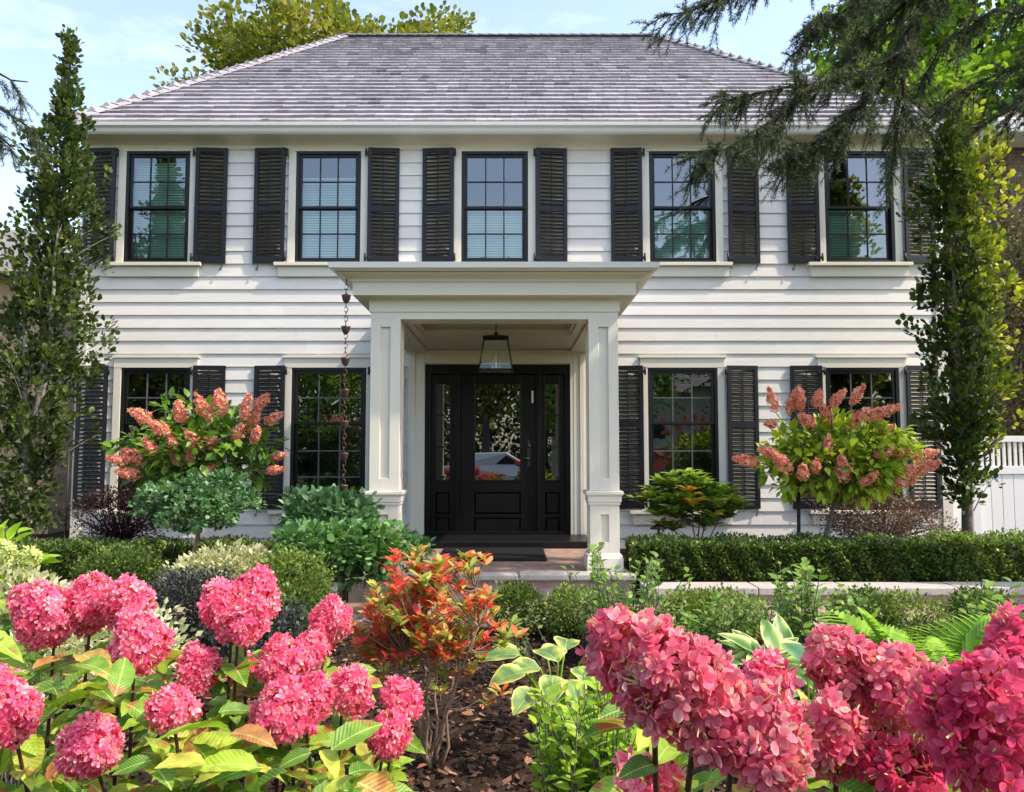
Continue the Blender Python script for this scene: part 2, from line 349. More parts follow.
def leafcloud(g, cent, sig, per, size, tpl=OVATE, up=.35, out=None, mi=0, jit=.35, droop=0, rb=.5, rs=.5):
    "leaves round every clump centre, pointing away from it"
    K = len(cent); o = rng.normal(size=(K, per, 3)); o = unit(o) * (rng.random((K, per, 1)) ** .5)
    sg = np.asarray(sig, float)
    pos = (cent[:, None, :] + o * sg).reshape(-1, 3)
    d = unit(o.reshape(-1, 3) + rng.normal(size=(K * per, 3)) * .35 + np.array((0, 0, up - droop)))
    if out is not None: d = unit(d + np.repeat(out, per, 0) * .5)
    nrm = unit(np.array((0, 0, 1.)) + rng.normal(size=(K * per, 3)) * .45 + d * .2)
    sz = size * (1 + (rng.random(K * per) - .5) * 2 * jit)
    crnd = np.repeat(rng.random(K), per)
    rn = np.clip(rb * crnd + rs * rng.random(K * per), 0, 1)
    g.inst(tpl, pos, d, nrm, sz, rn, mi)

def bez(p0, p1, sag=0, n=6, wob=0):
    t = np.linspace(0, 1, n)[:, None]; p0 = np.array(p0, float); p1 = np.array(p1, float)
    m = p0 + (p1 - p0) * t; m[:, 2] += (4 * t * (1 - t))[:, 0] * sag
    if wob: m[1:-1] += rng.normal(size=(n - 2, 3)) * wob
    return m

# ------------------------------------------------------------------ the setting
g = G(); g.box(-300, 300, -200, 400, -.5, -.02); struct(g.build('ground', M['lawn']))
g = G(); nx, ny = 260, 110
X, Y = np.meshgrid(np.linspace(-8, 8, nx), np.linspace(.2, 6.36, ny)); 
Z = .02 * np.sin(X * 2.1 + Y) + .015 * np.sin(X * 5 - Y * 4.3) + .10 * np.clip((Y - 1) / 5, 0, 1) + rng.normal(size=X.shape) * .006
i = np.arange(ny - 1)[:, None] * nx + np.arange(nx - 1)[None, :]
g.add(np.stack([X, Y, Z], -1).reshape(-1, 3), np.stack([i, i + 1, i + nx + 1, i + nx], -1).reshape(-1, 4), smooth=True)
struct(g.build('planting_bed', M['mulch']))
g = G(); g.box(-14, 14, 6.42, 7.2, -.02, .12); struct(g.build('brick_walk', M['pavers']))
def stones(g, x0, x1, y0, y1, z0, z1, step=.62):
    x = x0
    while x < x1 - .05:
        e = min(x1, x + step * random.uniform(.85, 1.15)); dz = random.uniform(-.003, .003)
        g.box(x + .004, e - .004, y0 + random.uniform(-.003, .003), y1, z0, z1 + dz, random.random()); x = e
g = G(); stones(g, -14, 14, 6.34, 6.42, -.02, .14, .8); struct(g.build('path_edging', M['stone'], bevel=.006))
g = G(); g.box(-1.50, 1.10, 7.46, 10.2, 0, .333); struct(g.build('porch_floor', M['pavers']))
g = G(); stones(g, -1.54, 1.14, 7.40, 7.58, .275, .336, .42); struct(g.build('porch_coping', M['stone'], bevel=.014))
g = G(); g.box(-1.50, 1.10, 7.44, 7.46, 0, .275); struct(g.build('porch_riser', M['riser']))
g = G()
for a, b in ((-6.6, -1.56), (1.16, 6.9)): stones(g, a, b, 7.08, 7.40, .20, .268, .9)
struct(g.build('bed_coping', M['stone'], bevel=.01))
g = G()
for a, b in ((-6.6, -1.56), (1.16, 6.9)): g.box(a, b, 7.12, 7.38, -.02, .20)
struct(g.build('bed_retaining_wall', M['riser']))
g = G(); g.box(-9, -1.51, 7.38, 14, 0, .235); g.box(1.11, 9, 7.38, 14, 0, .235); struct(g.build('raised_bed', M['mulch']))
# across the street, behind the camera (seen only as reflections in the panes)
g = G(); g.box(-120, 120, -15.5, -9, -.016, -.004); struct(g.build('street', M['asphalt']))
g = G(); g.box(-120, 120, -7.6, -6.2, -.016, 0); struct(g.build('pavement', M['concrete']))

# ------------------------------------------------------------------ the house
FY = 10.2
def FX(px, py=396, Yp=FY): return P(px, py, Yp)[0]
def FZ(py, Yp=FY): return P(512, py, Yp)[2]
house = thing('house', 'white two storey clapboard house with black louvred shutters and columned porch', 'house', (0, FY, .2))
WL, WR = -5.55, 5.55
up_w = [(126, 190), (296, 361), (461.5, 528), (649, 715), (824, 893)]
lo_w = [(120, 189.5), (291, 366), None, (648, 718), (826, 900)]
ZU0, ZU1 = FZ(263.5), FZ(152); ZL0, ZL1 = FZ(510), FZ(368)
wins = []
for a, b in up_w: wins.append((FX(a, 208), FX(b, 208), ZU0, ZU1, 'up'))
for w in lo_w:
    if w: wins.append((FX(w[0], 440), FX(w[1], 440), ZL0, ZL1, 'lo'))
DX0, DX1, DZ0, DZ1 = -1.11, .74, .415, 2.56
openings = [w[:4] for w in wins] + [(DX0 - .02, DX1 + .02, .2, DZ1 + .01)]
EXP = .167; ZTOP = FZ(150); off0 = FZ(276.7) % EXP
g = G(); z = off0 - EXP * 1
while z < .2: z += EXP
z -= EXP
while z < ZTOP:
    zc = sorted({max(z, .2), min(z + EXP, ZTOP)} | {q for o in openings for q in o[2:4] if max(z, .2) < q < min(z + EXP, ZTOP)})
    for za, zb in zip(zc[:-1], zc[1:]):
        iv = [(WL, WR)]
        for o in openings:
            if o[2] < zb - 1e-6 and o[3] > za + 1e-6:
                iv = [p for a, b in iv for p in ((a, min(b, o[0])), (max(a, o[1]), b)) if p[1] - p[0] > 1e-4]
        ya = FY - .020 + .018 * (za - z) / EXP; yb = FY - .020 + .018 * (zb - z) / EXP
        for a, b in iv:
            x = a; br = .5 * random.random() + .25
            while x < b:                                   # boards butt here and there
                e = b if b - x < 4 else x + random.uniform(2.4, 3.8)
                e = min(e, b); gp = .0012 if e < b else 0
                g.hexa([(x, ya, za), (e - gp, ya, za), (e - gp, FY + .03, za), (x, FY + .03, za), (x, yb, zb), (e - gp, yb, zb), (e - gp, FY + .03, zb), (x, FY + .03, zb)], random.random()); x = e
    z += EXP
g.build('clapboard_wall', M['siding'], house)
g = G()
for a, b in ((WL - .02, WL + .11), (WR - .11, WR + .02)): g.box(a, b, FY - .035, FY + .03, .2, ZTOP)
g.box(WL - .02, WR + .02, FY - .03, FY + .03, ZTOP, 5.475)
g.build('corner_board', M['trim'], house, bevel=.003)
g = G()                                                     # side and back walls
g.box(WL - .02, WL + .05, FY + .03, 20.2, .2, 5.475); g.box(WR - .05, WR + .02, FY + .03, 20.2, .2, 5.475); g.box(WL - .02, WR + .02, 20.2, 20.3, .2, 5.475)
g.build('outer_wall', M['siding'], house)
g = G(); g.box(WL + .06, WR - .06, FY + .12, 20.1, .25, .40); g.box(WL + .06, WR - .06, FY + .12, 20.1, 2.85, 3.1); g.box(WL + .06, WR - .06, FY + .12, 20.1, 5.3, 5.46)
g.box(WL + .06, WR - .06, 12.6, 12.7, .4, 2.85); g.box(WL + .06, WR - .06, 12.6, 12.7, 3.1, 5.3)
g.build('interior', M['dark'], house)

def rect_frame(g, x0, x1, z0, z1, y0, y1, w, wt=None, wb=None, mi=0):
    wt = w if wt is None else wt; wb = w if wb is None else wb
    g.box(x0, x0 + w, y0, y1, z0, z1, mi=mi); g.box(x1 - w, x1, y0, y1, z0, z1, mi=mi)
    g.box(x0 + w, x1 - w, y0, y1, z1 - wt, z1, mi=mi); g.box(x0 + w, x1 - w, y0, y1, z0, z0 + wb, mi=mi)
def make_window(x0, x1, z0, z1, kind, idx):
    g = G(); rect_frame(g, x0, x1, z0, z1, FY - .022, FY + .10, .038)
    wn = g.build('window', M['black'], house, bevel=.003)
    split = z0 + (z1 - z0) * (.49 if kind == 'up' else .60)
    xi0, xi1 = x0 + .038, x1 - .038
    sashes = ((split, z1 - .038, 2, FY + .0), (z0 + .038, split + .03, 2 if kind == 'up' else 3, FY + .034))
    pane = G()
    for za, zb, rows, y in sashes:
        s = G(); rect_frame(s, xi0, xi1, za, zb, y, y + .032, .038, .036, .045 if za < split - .1 else .032)
        a, b = xi0 + .038, xi1 - .038; c, d = za + (.045 if za < split - .1 else .032), zb - .036
        s2 = s if kind == 'up' else G()
        for k in (1, 2): xm = a + (b - a) * k / 3; s2.box(xm - .008, xm + .008, y + .004, y + .028, c, d)
        for k in range(1, rows): zm = c + (d - c) * k / rows; s2.box(a, b, y + .005, y + .027, zm - .008, zm + .008)
        s.build('sash', M['black'], wn, bevel=.002)
        if kind != 'up': s2.build('muntin', M['muntin'], wn)
        for i_ in range(3):
            for j_ in range(rows):
                xa, xb = a + (b - a) * i_ / 3, a + (b - a) * (i_ + 1) / 3; zc, zd = c + (d - c) * j_ / rows, c + (d - c) * (j_ + 1) / rows
                tx, tz = random.uniform(-.0022, .0022), random.uniform(-.002, .002); yy = y + .016; h = .0009
                n_ = 6; vs = []; bx_, bz_ = random.uniform(-1, 1), random.uniform(-1, 1)
                for jj in range(n_):
                    for ii in range(n_):
                        u, v = ii / (n_ - 1), jj / (n_ - 1)
                        vs.append((xa + (xb - xa) * u, yy + tx * (u - .5) + tz * (v - .5) + h * bx_ * math.sin(3 * u + 2 * v) * 1.0, zc + (zd - zc) * v))
                qs = [(jj * n_ + ii, jj * n_ + ii + 1, (jj + 1) * n_ + ii + 1, (jj + 1) * n_ + ii) for jj in range(n_ - 1) for ii in range(n_ - 1)]
                pane.add(vs, qs, smooth=True)
    pane.build('pane', M['glass'], wn)
    if kind == 'up':                                          # slatted blind, drawn to a different height in each room
        s = G(); top = z0 + (z1 - z0) * [.93, .80, .50, .50, .50][idx % 5]
        if idx == 3: xa_, xb_ = x0 + .06, x1 - .06
        zz = z0 + .06
        while zz < top:
            s.hexa([(x0 + .05, FY + .13, zz), (x1 - .05, FY + .13, zz), (x1 - .05, FY + .133, zz), (x0 + .05, FY + .133, zz),
                    (x0 + .05, FY + .15, zz + .0335), (x1 - .05, FY + .15, zz + .0335), (x1 - .05, FY + .153, zz + .0335), (x0 + .05, FY + .153, zz + .0335)]); zz += .034
        s.build('blind', M['blind'], wn)
    else:
        s = G(); s.box(x0 - .1, x1 + .1, FY + .9, FY + .92, z0 - .1, z1 + .1); s.build('dark_sheet', M['dark'], wn)  # dark sheet set behind the lower panes for the unlit room
    c = G(); cw = .095
    c.box(x0 - cw, x0, FY - .035, FY + .02, z0, z1); c.box(x1, x1 + cw, FY - .035, FY + .02, z0, z1)
    if kind == 'lo':
        c.box(x0 - cw, x1 + cw, FY - .038, FY + .02, z1, z1 + .125); c.box(x0 - cw - .02, x1 + cw + .02, FY - .055, FY + .02, z1 + .125, z1 + .15)
    else: c.box(x0 - cw, x1 + cw, FY - .0375, FY + .02, z1, ZTOP)
    c.build('casing', M['trim'], wn, bevel=.003)
    s = G(); s.box(x0 - .25, x1 + .19, FY - .10, FY + .02, z0 - .045, z0 - .002); s.box(x0 - .21, x1 + .15, FY - .05, FY + .02, z0 - .18, z0 - .047)
    s.build('sill', M['trim'], wn, bevel=.004)
for k, (a, b, c, d, kind) in enumerate(wins): make_window(a, b, c, d, kind, k)

def shutter_mesh(w, h, midf, side):
    g = G(); sw = .05; t = .032; X0, X1 = (0, w) if side > 0 else (-w, 0)
    zm = h * midf; rails = ((0, .095), (zm - .035, zm + .035), (h - .055, h))
    g.box(X0, X0 + sw, 0, t, 0, h); g.box(X1 - sw, X1, 0, t, 0, h)
    for a, b in rails: g.box(X0 + sw, X1 - sw, .001, t - .001, a, b)
    for (a, b) in ((.095, zm - .035), (zm + .035, h - .055)):
        n = max(4, round((b - a) / .050)); st = (b - a) / n
        for k in range(n):
            zc = a + st * (k + .5); 
            g.hexa([(X0 + sw, .003, zc - .014), (X1 - sw, .003, zc - .014), (X1 - sw, .006, zc - .021), (X0 + sw, .006, zc - .021),
                    (X0 + sw, .026, zc + .013), (X1 - sw, .026, zc + .013), (X1 - sw, .029, zc + .006), (X0 + sw, .029, zc + .006)])
        xm = (X0 + X1) / 2; g.box(xm - .006, xm + .006, -.004, .004, a + .01, b - .01)
    return g
def s_hook():
    g = G(); t = np.linspace(0, 1, 18); a = t * 4.2
    pts = np.stack([.020 * np.sin(a) * (1 - .35 * t), np.zeros(18) - .004, -.075 * t + .012 * np.cos(a)], -1)
    g.tube(pts, .0055, 5); g.ring((pts[-1][0] + .012, -.004, pts[-1][2]), .013, .005, (0, 1, 0), 9, 4); return g
protos = {}
def place_shutter(hx, side, z0, z1, width, midf, kind):
    key = (side, kind)
    if key not in protos:
        o = shutter_mesh(width, z1 - z0, midf, side).build('shutter', M['shutter'], house, local=True, bevel=.002)
        for hz in (.02, (z1 - z0) - .12):
            h = G(); h.tube([(-.022 * side, -.006, hz), (-.022 * side, -.006, hz + .10)], .014, 7); h.box(min(-.02 * side, .06 * side), max(-.02 * side, .06 * side), -.007, -.001, hz + .025, hz + .06)
            h.build('hinge', M['iron'], o, local=True)
        d = s_hook().build('shutter_dog', M['iron'], o, local=True); d.location = (side * width * .86, .01, 0)
        protos[key] = o
    else:
        o = dup(protos[key], house)
    o.location = (hx, FY - .078 - house.location[1], z0 - house.location[2]); o.rotation_euler = (0, 0, R(side * (4.5 + random.uniform(-1.5, 1.2))))
up_s = [(117, 196.7), (286, 368.5), (453.6, 536), (641.5, 727), (817, 902)]
lo_s = [(108, 193.5), (285, 371), None, (643, 727), (822, 906)]
for (l, r) in up_s:
    place_shutter(FX(l, 206), -1, FZ(264), FZ(149.5), .405, .47, 'up'); place_shutter(FX(r, 206), 1, FZ(264), FZ(149.5), .405, .47, 'up')
for w in lo_s:
    if w:
        place_shutter(FX(w[0], 438), -1, FZ(508.5), FZ(366), .40, .585, 'lo'); place_shutter(FX(w[1], 438), 1, FZ(508.5), FZ(366), .40, .585, 'lo')

# roof: shingle courses on the front and both hip slopes
EX0, EX1, EY, EZ = -5.66, 5.60, 9.93, 5.635
RX0, RX1, RY, RZ = -3.28, 2.81, 15.17, 9.56; BY = 20.4
g = G()
core = [(EX0, EY, EZ - .03), (EX1, EY, EZ - .03), (EX1, BY, EZ - .03), (EX0, BY, EZ - .03), (RX0, RY, RZ - .02), (RX1, RY, RZ - .02), (RX1, RY + .02, RZ - .02), (RX0, RY + .02, RZ - .02)]
g.hexa(core, .3)
def courses(g, A, B, C, D, n):
    "A, B eave ends; D, C upper ends (above A and B)"
    A, B, C, D = (np.array(p, float) for p in (A, B, C, D)); u = B - A; Lu = np.linalg.norm(u); u /= Lu
    nr = np.cross(u, D - A); nr /= np.linalg.norm(nr); nr = nr if nr[2] > 0 else -nr; w = np.cross(nr, u)
    Hh = np.dot(D - A, w); aD = np.dot(D - A, u); aC = np.dot(C - A, u); e = Hh / n; vs = []; rs = []
    for k in range(n):
        w0 = k * e; f0 = w0 / Hh; lo, hi = aD * f0, Lu + (aC - Lu) * f0
        x = lo - random.uniform(0, .05)
        while x < hi:
            wd = random.uniform(.09, .22); xa, xb = max(x, lo), min(x + wd - .003, hi)
            if xb - xa > .02:
                t = random.uniform(.040, .048); dw = random.uniform(-.008, .008); w1 = min(w0 + e * 1.1, Hh)
                sk = random.uniform(-.003, .003)
                for (xx, ww, nn) in ((xa, w0 + dw - .01, 0), (xb, w0 + dw - .01 + sk, 0), (xb, w1, -.01), (xa, w1, -.01), (xa, w0 + dw - .01, t), (xb, w0 + dw - .01 + sk, t + sk), (xb, w1, .004), (xa, w1, .004)):
                    vs.append(A + u * xx + w * ww + nr * nn)
                rs.append(min(1, max(0, random.gauss(.55, .20))) if random.random() > .025 else .05)
            x += wd
    vs = np.array(vs); N = len(rs); q = (BOXQ[None] + (np.arange(N) * 8)[:, None, None]).reshape(-1, 4)
    g.add(vs, q, np.repeat(rs, 8))
E0, E1, E2, E3 = (EX0, EY, EZ), (EX1, EY, EZ), (EX1, BY, EZ), (EX0, BY, EZ)
courses(g, E0, E1, (RX1, RY, RZ), (RX0, RY, RZ), 27); courses(g, E3, E0, (RX0, RY, RZ), (RX0, RY, RZ), 27); courses(g, E1, E2, (RX1, RY, RZ), (RX1, RY, RZ), 27)
def caps(g, a, b, wd=.11, st=.20):
    a, b = np.array(a, float), np.array(b, float); d = b - a; Ln = np.linalg.norm(d); d /= Ln; s = np.cross(d, (0, 0, 1)); s /= np.linalg.norm(s); up = np.cross(s, d)
    k = 0
    while k * st < Ln:
        p = a + d * k * st; q = a + d * min(Ln, (k + 1.15) * st)
        for sg in (-1, 1):
            v = [p + up * .066, p + s * sg * wd + up * (.066 - wd * .45), q + s * sg * wd + up * (.050 - wd * .45), q + up * .050]
            v = v + [x + up * .02 for x in v]; g.add(np.array(v), BOXQ, random.uniform(.35, .8))
        k += 1
caps(g, E0, (RX0, RY, RZ)); caps(g, E1, (RX1, RY, RZ)); caps(g, (RX0, RY, RZ), (RX1, RY, RZ))
roof = g.build('shingle_roof', M['shingle'], house)
g = G(); g.sweep([(WL - .02, FY + .0), (WR + .02, FY + .0)], [(0, 5.40), (.035, 5.40), (.04, 5.43), (.09, 5.462), (.12, 5.475), (.25, 5.478), (.255, 5.60), (0, 5.60)])
g.build('eave_moulding', M['trim'], roof)
g = G(); g.sweep([(EX0, EY + .02), (EX1, EY + .02)], [(0, 5.48), (.05, 5.478), (.075, 5.50), (.09, 5.54), (.125, 5.565), (.13, 5.605), (.12, 5.607), (.112, 5.57), (0, 5.56)])
g.box(EX0 - .004, EX0, EY - .11, EY + .02, 5.48, 5.6); g.box(EX1, EX1 + .004, EY - .11, EY + .02, 5.48, 5.6)
g.build('gutter', M['gutter'], roof)

# portico
PX0, PX1, PY = -1.353, 1.017, 7.6
g = G(); pth = [(PX0, FY - .02), (PX0, PY), (PX1, PY), (PX1, FY - .02)]
g.sweep(pth, [(-.27, 2.72), (0, 2.72), (0, 2.785), (.014, 2.79), (.014, 2.915), (.02, 2.922), (.15, 2.925), (.15, 3.04), (.158, 3.05), (.168, 3.05), (.175, 3.068), (.20, 3.082), (.24, 3.095), (.27, 3.11), (.28, 3.118), (-.27, 3.12)])
portico = g.build('portico', M['trim'], house)
g = G(); g.sweep([(PX0, FY - .06), (PX0, PY), (PX1, PY), (PX1, FY - .06)], [(.2, 3.122), (.30, 3.122), (.335, 3.145), (.345, 3.195), (.33, 3.197), (.32, 3.16), (.2, 3.15)])
g.build('gutter', M['gutter'], portico)
g = G(); g.hexa([(PX0 - .33, PY - .33, 3.14), (PX1 + .33, PY - .33, 3.14), (PX1 + .33, FY - .04, 3.14), (PX0 - .33, FY - .04, 3.14), (PX0 - .31, PY - .31, 3.205), (PX1 + .31, PY - .31, 3.205), (PX1 + .31, FY - .04, 3.245), (PX0 - .31, FY - .04, 3.245)])
g.build('flat_roof', mat('lead_sheet', (.33, .32, .31), .6, .6, 9), portico)
g = G(); TX0, TX1, TY0, TY1 = -1.0, .66, 7.98, 8.85; a, b = PX0 + .27, PX1 - .27
g.box(a, TX0, PY + .27, FY - .055, 2.757, 2.80); g.box(TX1, b, PY + .27, FY - .055, 2.757, 2.80); g.box(TX0, TX1, PY + .27, TY0, 2.757, 2.80); g.box(TX0, TX1, TY1, FY - .055, 2.757, 2.80)
g.box(TX0 - .05, TX1 + .05, TY0 - .05, TY1 + .05, 2.90, 2.93)
g.box(TX0 - .03, TX0 - .002, TY0, TY1, 2.80, 2.90); g.box(TX1 + .002, TX1 + .03, TY0, TY1, 2.80, 2.90); g.box(TX0, TX1, TY0 - .03, TY0 - .002, 2.80, 2.90); g.box(TX0, TX1, TY1 + .002, TY1 + .03, 2.80, 2.90)
rect = [(TX0, TY0, TX1, TY1)]
g.box(TX0 + .001, TX1 - .001, TY1 - .03, TY1 - .001, 2.78, 2.81); g.box(TX0 + .001, TX0 + .03, TY0, TY1 - .031, 2.78, 2.81); g.box(TX1 - .03, TX1 - .001, TY0, TY1 - .031, 2.78, 2.81)
g.box(TX0 - .06, TX0 - .001, TY0 - .06, TY1 + .06, 2.745, 2.756); g.box(TX1 + .001, TX1 + .06, TY0 - .06, TY1 + .06, 2.745, 2.756); g.box(TX0, TX1, TY1 + .001, TY1 + .06, 2.745, 2.756)
g.build('ceiling', M['trim'], portico)
def sqlathe(g, cx, cy, prof):
    prof = np.array(prof); c = np.array([(-1, -1), (1, -1), (1, 1), (-1, 1)]); k = len(prof)
    v = np.array([(cx + r * a, cy + r * b, z) for r, z in prof for a, b in c])
    q = [(i * 4 + j, i * 4 + (j + 1) % 4, (i + 1) * 4 + (j + 1) % 4, (i + 1) * 4 + j) for i in range(k - 1) for j in range(4)]
    g.add(v, q)
def panelled(g, cx, cy, hw, z0, z1, stile, zp0, zp1, d=.026):
    g.box(cx - hw + d, cx + hw - d, cy - hw + d, cy + hw - d, z0, z1)
    for ax in (0, 1):
        for sg in (-1, 1):
            def bx(a, b, zz0, zz1):
                p, q = (cy + sg * (hw - d), cy + sg * hw); p, q = min(p, q), max(p, q)
                p2, q2 = (cx + sg * (hw - d), cx + sg * hw); p2, q2 = min(p2, q2), max(p2, q2)
                if ax == 0: g.box(cx + a, cx + b, p, q, zz0, zz1)
                else: g.box(p2, q2, cy + a, cy + b, zz0, zz1)
            e = hw if ax == 0 else hw - d
            bx(-e, -hw + stile, z0, z1); bx(hw - stile, e, z0, z1); bx(-hw + stile, hw - stile, z0, zp0); bx(-hw + stile, hw - stile, zp1, z1)
def column(cx):
    g = G(); cy = PY + .142; hw = .1415
    panelled(g, cx, cy, hw, 1.085, 2.72, .095, 1.20, 2.645); panelled(g, cx, cy, hw - .002, .50, .96, .10, .60, .86)
    sqlathe(g, cx, cy, [(.1, .95), (.150, .952), (.150, .975), (.158, .98), (.158, 1.03), (.172, 1.045), (.178, 1.05), (.178, 1.075), (.165, 1.082), (.1, 1.086)])
    sqlathe(g, cx, cy, [(.17, .336), (.17, .455), (.163, .462), (.163, .475), (.144, .50), (.1, .502)])
    g.build('column', M['trim'], portico, bevel=.0025)
column(PX0 + .143); column(PX1 - .143)
for cx in (PX0 + .135, PX1 - .135):                         # pilasters where the porch meets the wall
    g = G(); g.box(cx - .1, cx + .1, FY - .06, FY - .021, .336, 2.72); g.build('pilaster', M['trim'], portico, bevel=.003)

# entrance
g = G(); g.box(DX0 - .165, DX0, FY - .055, FY + .03, .415, 2.58); g.box(DX1, DX1 + .165, FY - .055, FY + .03, .415, 2.58); g.box(DX0 - .165, DX1 + .165, FY - .055, FY + .03, 2.581, 2.755)
g.box(DX0 - .175, DX0 - .12, FY - .075, FY - .056, .415, 2.70); g.box(DX1 + .12, DX1 + .175, FY - .075, FY - .056, .415, 2.70); g.box(DX0 - .175, DX1 + .175, FY - .075, FY - .056, 2.70, 2.75)
g.build('door_casing', M['trim'], house, bevel=.003)
fx = lambda px: FX(px, 450, FY + .04)
g = G(); D_Z1 = FZ(374)
g.box(DX0, fx(431), FY - .01, FY + .12, .415, 2.58); g.box(fx(565), DX1, FY - .01, FY + .12, .415, 2.58)
g.box(fx(431), fx(565), FY - .01, FY + .12, D_Z1, 2.58)
g.box(fx(455.5), fx(460), FY - .012, FY + .12, .415, D_Z1); g.box(fx(536.5), fx(541), FY - .012, FY + .12, .415, D_Z1)
g.box(fx(431), fx(565), FY - .03, FY + .12, .415, .45)
door_frame = g.build('door_frame', M['door'], house, bevel=.004)
def leaf(g, x0, x1, gx0, gx1, gz0, gz1, panels, y):
    z0, z1 = .452, D_Z1 - .004
    g.box(x0, gx0, y, y + .05, z0, z1); g.box(gx1, x1, y, y + .05, z0, z1); zs = sorted([(gz0, gz1)] + panels)
    cur = z0
    for a, b in zs: g.box(gx0, gx1, y + .0005, y + .05, cur, a); cur = b
    g.box(gx0, gx1, y + .0005, y + .05, cur, z1)
    for a, b in panels:
        g.box(gx0, gx1, y + .025, y + .045, a, b); m = .028
        g.hexa([(gx0 + .008, y + .025, a + .008), (gx1 - .008, y + .025, a + .008), (gx1 - .008, y + .025, b - .008), (gx0 + .008, y + .025, b - .008),
                (gx0 + m, y + .006, a + m), (gx1 - m, y + .006, a + m), (gx1 - m, y + .006, b - m), (gx0 + m, y + .006, b - m)])
    for (a, b) in ((gz0, gz1),):                            # bead round the light
        rect_frame(g, gx0 - .004, gx1 + .004, a - .004, b + .004, y - .008, y + .012, .016)
dz = lambda py: FZ(py, FY + .04)
g = G(); leaf(g, fx(460) + .003, fx(536.5) - .003, fx(474), fx(521), dz(481), dz(383), [(dz(514.5), dz(492)), (dz(533), dz(517.5))], FY + .03)
door = g.build('door', M['door'], house, bevel=.003)
def panebox(x0, x1, z0, z1, y, parent):
    g = G(); g.add([(x0, y, z0), (x1, y + .001, z0), (x1, y, z1), (x0, y - .001, z1)], [(0, 1, 2, 3)]); g.build('pane', M['doorglass'], parent)
panebox(fx(474), fx(521), dz(481), dz(383), FY + .05, door)
g = G(); hx = fx(529)
g.box(hx - .022, hx + .022, FY + .018, FY + .0295, dz(466), dz(440)); g.tube([(hx, FY + .02, dz(458.5)), (hx, FY - .03, dz(458.5)), (hx - .11, FY - .03, dz(458.5))], .009, 7)
g.tube([(hx, FY + .019, dz(446)), (hx, FY + .0, dz(446))], .02, 10); g.build('door_handle', M['iron'], door)
g = G(); g.box(fx(531.5), fx(533.5), FY + .014, FY + .0295, dz(403), dz(391)); g.build('door_sensor', M['vinyl'], door)
for x0, x1, a, b in ((431, 455.5, 435.5, 450.5), (541, 565, 544.5, 560)):
    g = G(); leaf(g, fx(x0) + .002, fx(x1) - .002, fx(a), fx(b), dz(481), dz(383), [(dz(514.5), dz(492)), (dz(533), dz(517.5))], FY + .03)
    for py in (415, 447): g.box(fx(a), fx(b), FY + .04, FY + .058, dz(py) - .008, dz(py) + .008)
    sl_ = g.build('sidelight', M['door'], house, bevel=.003); panebox(fx(a), fx(b), dz(481), dz(383), FY + .05, sl_)
g = G(); g.box(-1.34, .93, 9.36, FY - .03, .337, .415); g.build('threshold_step', M['black'], house, bevel=.01)

# door mat
g = G(); g.box(-.78, .36, 8.27, 9.3, .338, .352)
for k in range(40): 
    y = 8.29 + k * .025; g.box(-.76, .34, y, y + .014, .352, .356)
tag(g.build('door_mat', M['mat'], loc=(-.2, 8.8, .338)), 'charcoal ribbed rubber mat lying before the black front door', 'door mat')

# lantern
LX = P(496, 345, 8.5)[0]; LY = 8.5
lan = thing('lantern', 'dark bronze tapered glass lantern hanging from the porch ceiling', 'lantern', (LX, LY, 2.30))
g = G(); zt, zb = 2.66, 2.315; ht, hb = .12, .175
c4 = [(-1, -1), (1, -1), (1, 1), (-1, 1)]
for a, b in c4: g.tube([(LX + a * ht, LY + b * ht, zt), (LX + a * hb, LY + b * hb, zb)], .0075, 5)
for h, z_ in ((ht, zt), (hb, zb)):
    for k in range(4):
        a, b = c4[k], c4[(k + 1) % 4]; g.tube([(LX + a[0] * h, LY + a[1] * h, z_), (LX + b[0] * h, LY + b[1] * h, z_)], .008, 5)
sqlathe(g, LX, LY, [(.138, zt + .0), (.138, zt + .010), (.05, zt + .035), (.02, zt + .04), (.018, zt + .07), (.001, zt + .075)])
g.tube([(LX, LY, zt + .08), (LX, LY, 2.89)], .006, 6); g.lathe((LX, LY, 2.87), [(.001, 0), (.05, .0), (.06, .025), (.001, .028)])
for a in (-.03, .03): g.tube([(LX + a, LY, zb + .05), (LX + a, LY, zb + .06)], .02, 7)
g.build('frame', M['bronze'], lan)
g = G(); h0, h1 = hb - .008, ht - .008
for k in range(4):
    a, b = c4[k], c4[(k + 1) % 4]
    g.add([(LX + a[0] * h0, LY + a[1] * h0, zb), (LX + b[0] * h0, LY + b[1] * h0, zb), (LX + b[0] * h1, LY + b[1] * h1, zt), (LX + a[0] * h1, LY + a[1] * h1, zt)], [(0, 1, 2, 3)])
g.build('pane', M['lampglass'], lan)
for a, b in ((-.035, 0), (.035, .02), (0, -.04)):
    g = G(); g.tube([(LX + a, LY + b, zb + .02), (LX + a, LY + b, zb + .18)], .013, 8); g.build('candle_sleeve', mat('candle_ivory', (.7, .62, .48), .5), lan)

# rain chain
RCX, RCY = P(346.5, 283, 7.42)[0], 7.42
rc = thing('rain_chain', 'copper rain chain of small cups hanging from the porch gutter corner', 'rain chain', (RCX, RCY, .9))
zt = 3.06; zz = zt
k = 0
for cpz in np.arange(2.905, .95, -.295):
    g = G(); g.lathe((RCX, RCY, cpz), [(.012, -.065), (.02, -.06), (.036, -.03), (.042, .0), (.047, .012), (.043, .012), (.03, -.02), (.012, -.05)], 8); g.build('cup', M['copper'], rc)
    while zz > cpz + .02:
        g = G(); g.ring((RCX, RCY, zz - .02), .017, .0035, (0, 1, 0) if k % 2 else (1, 0, 0), 8, 4, (1, 1.6)); g.build('link', M['copper'], rc); zz -= .044; k += 1
    zz = cpz - .06

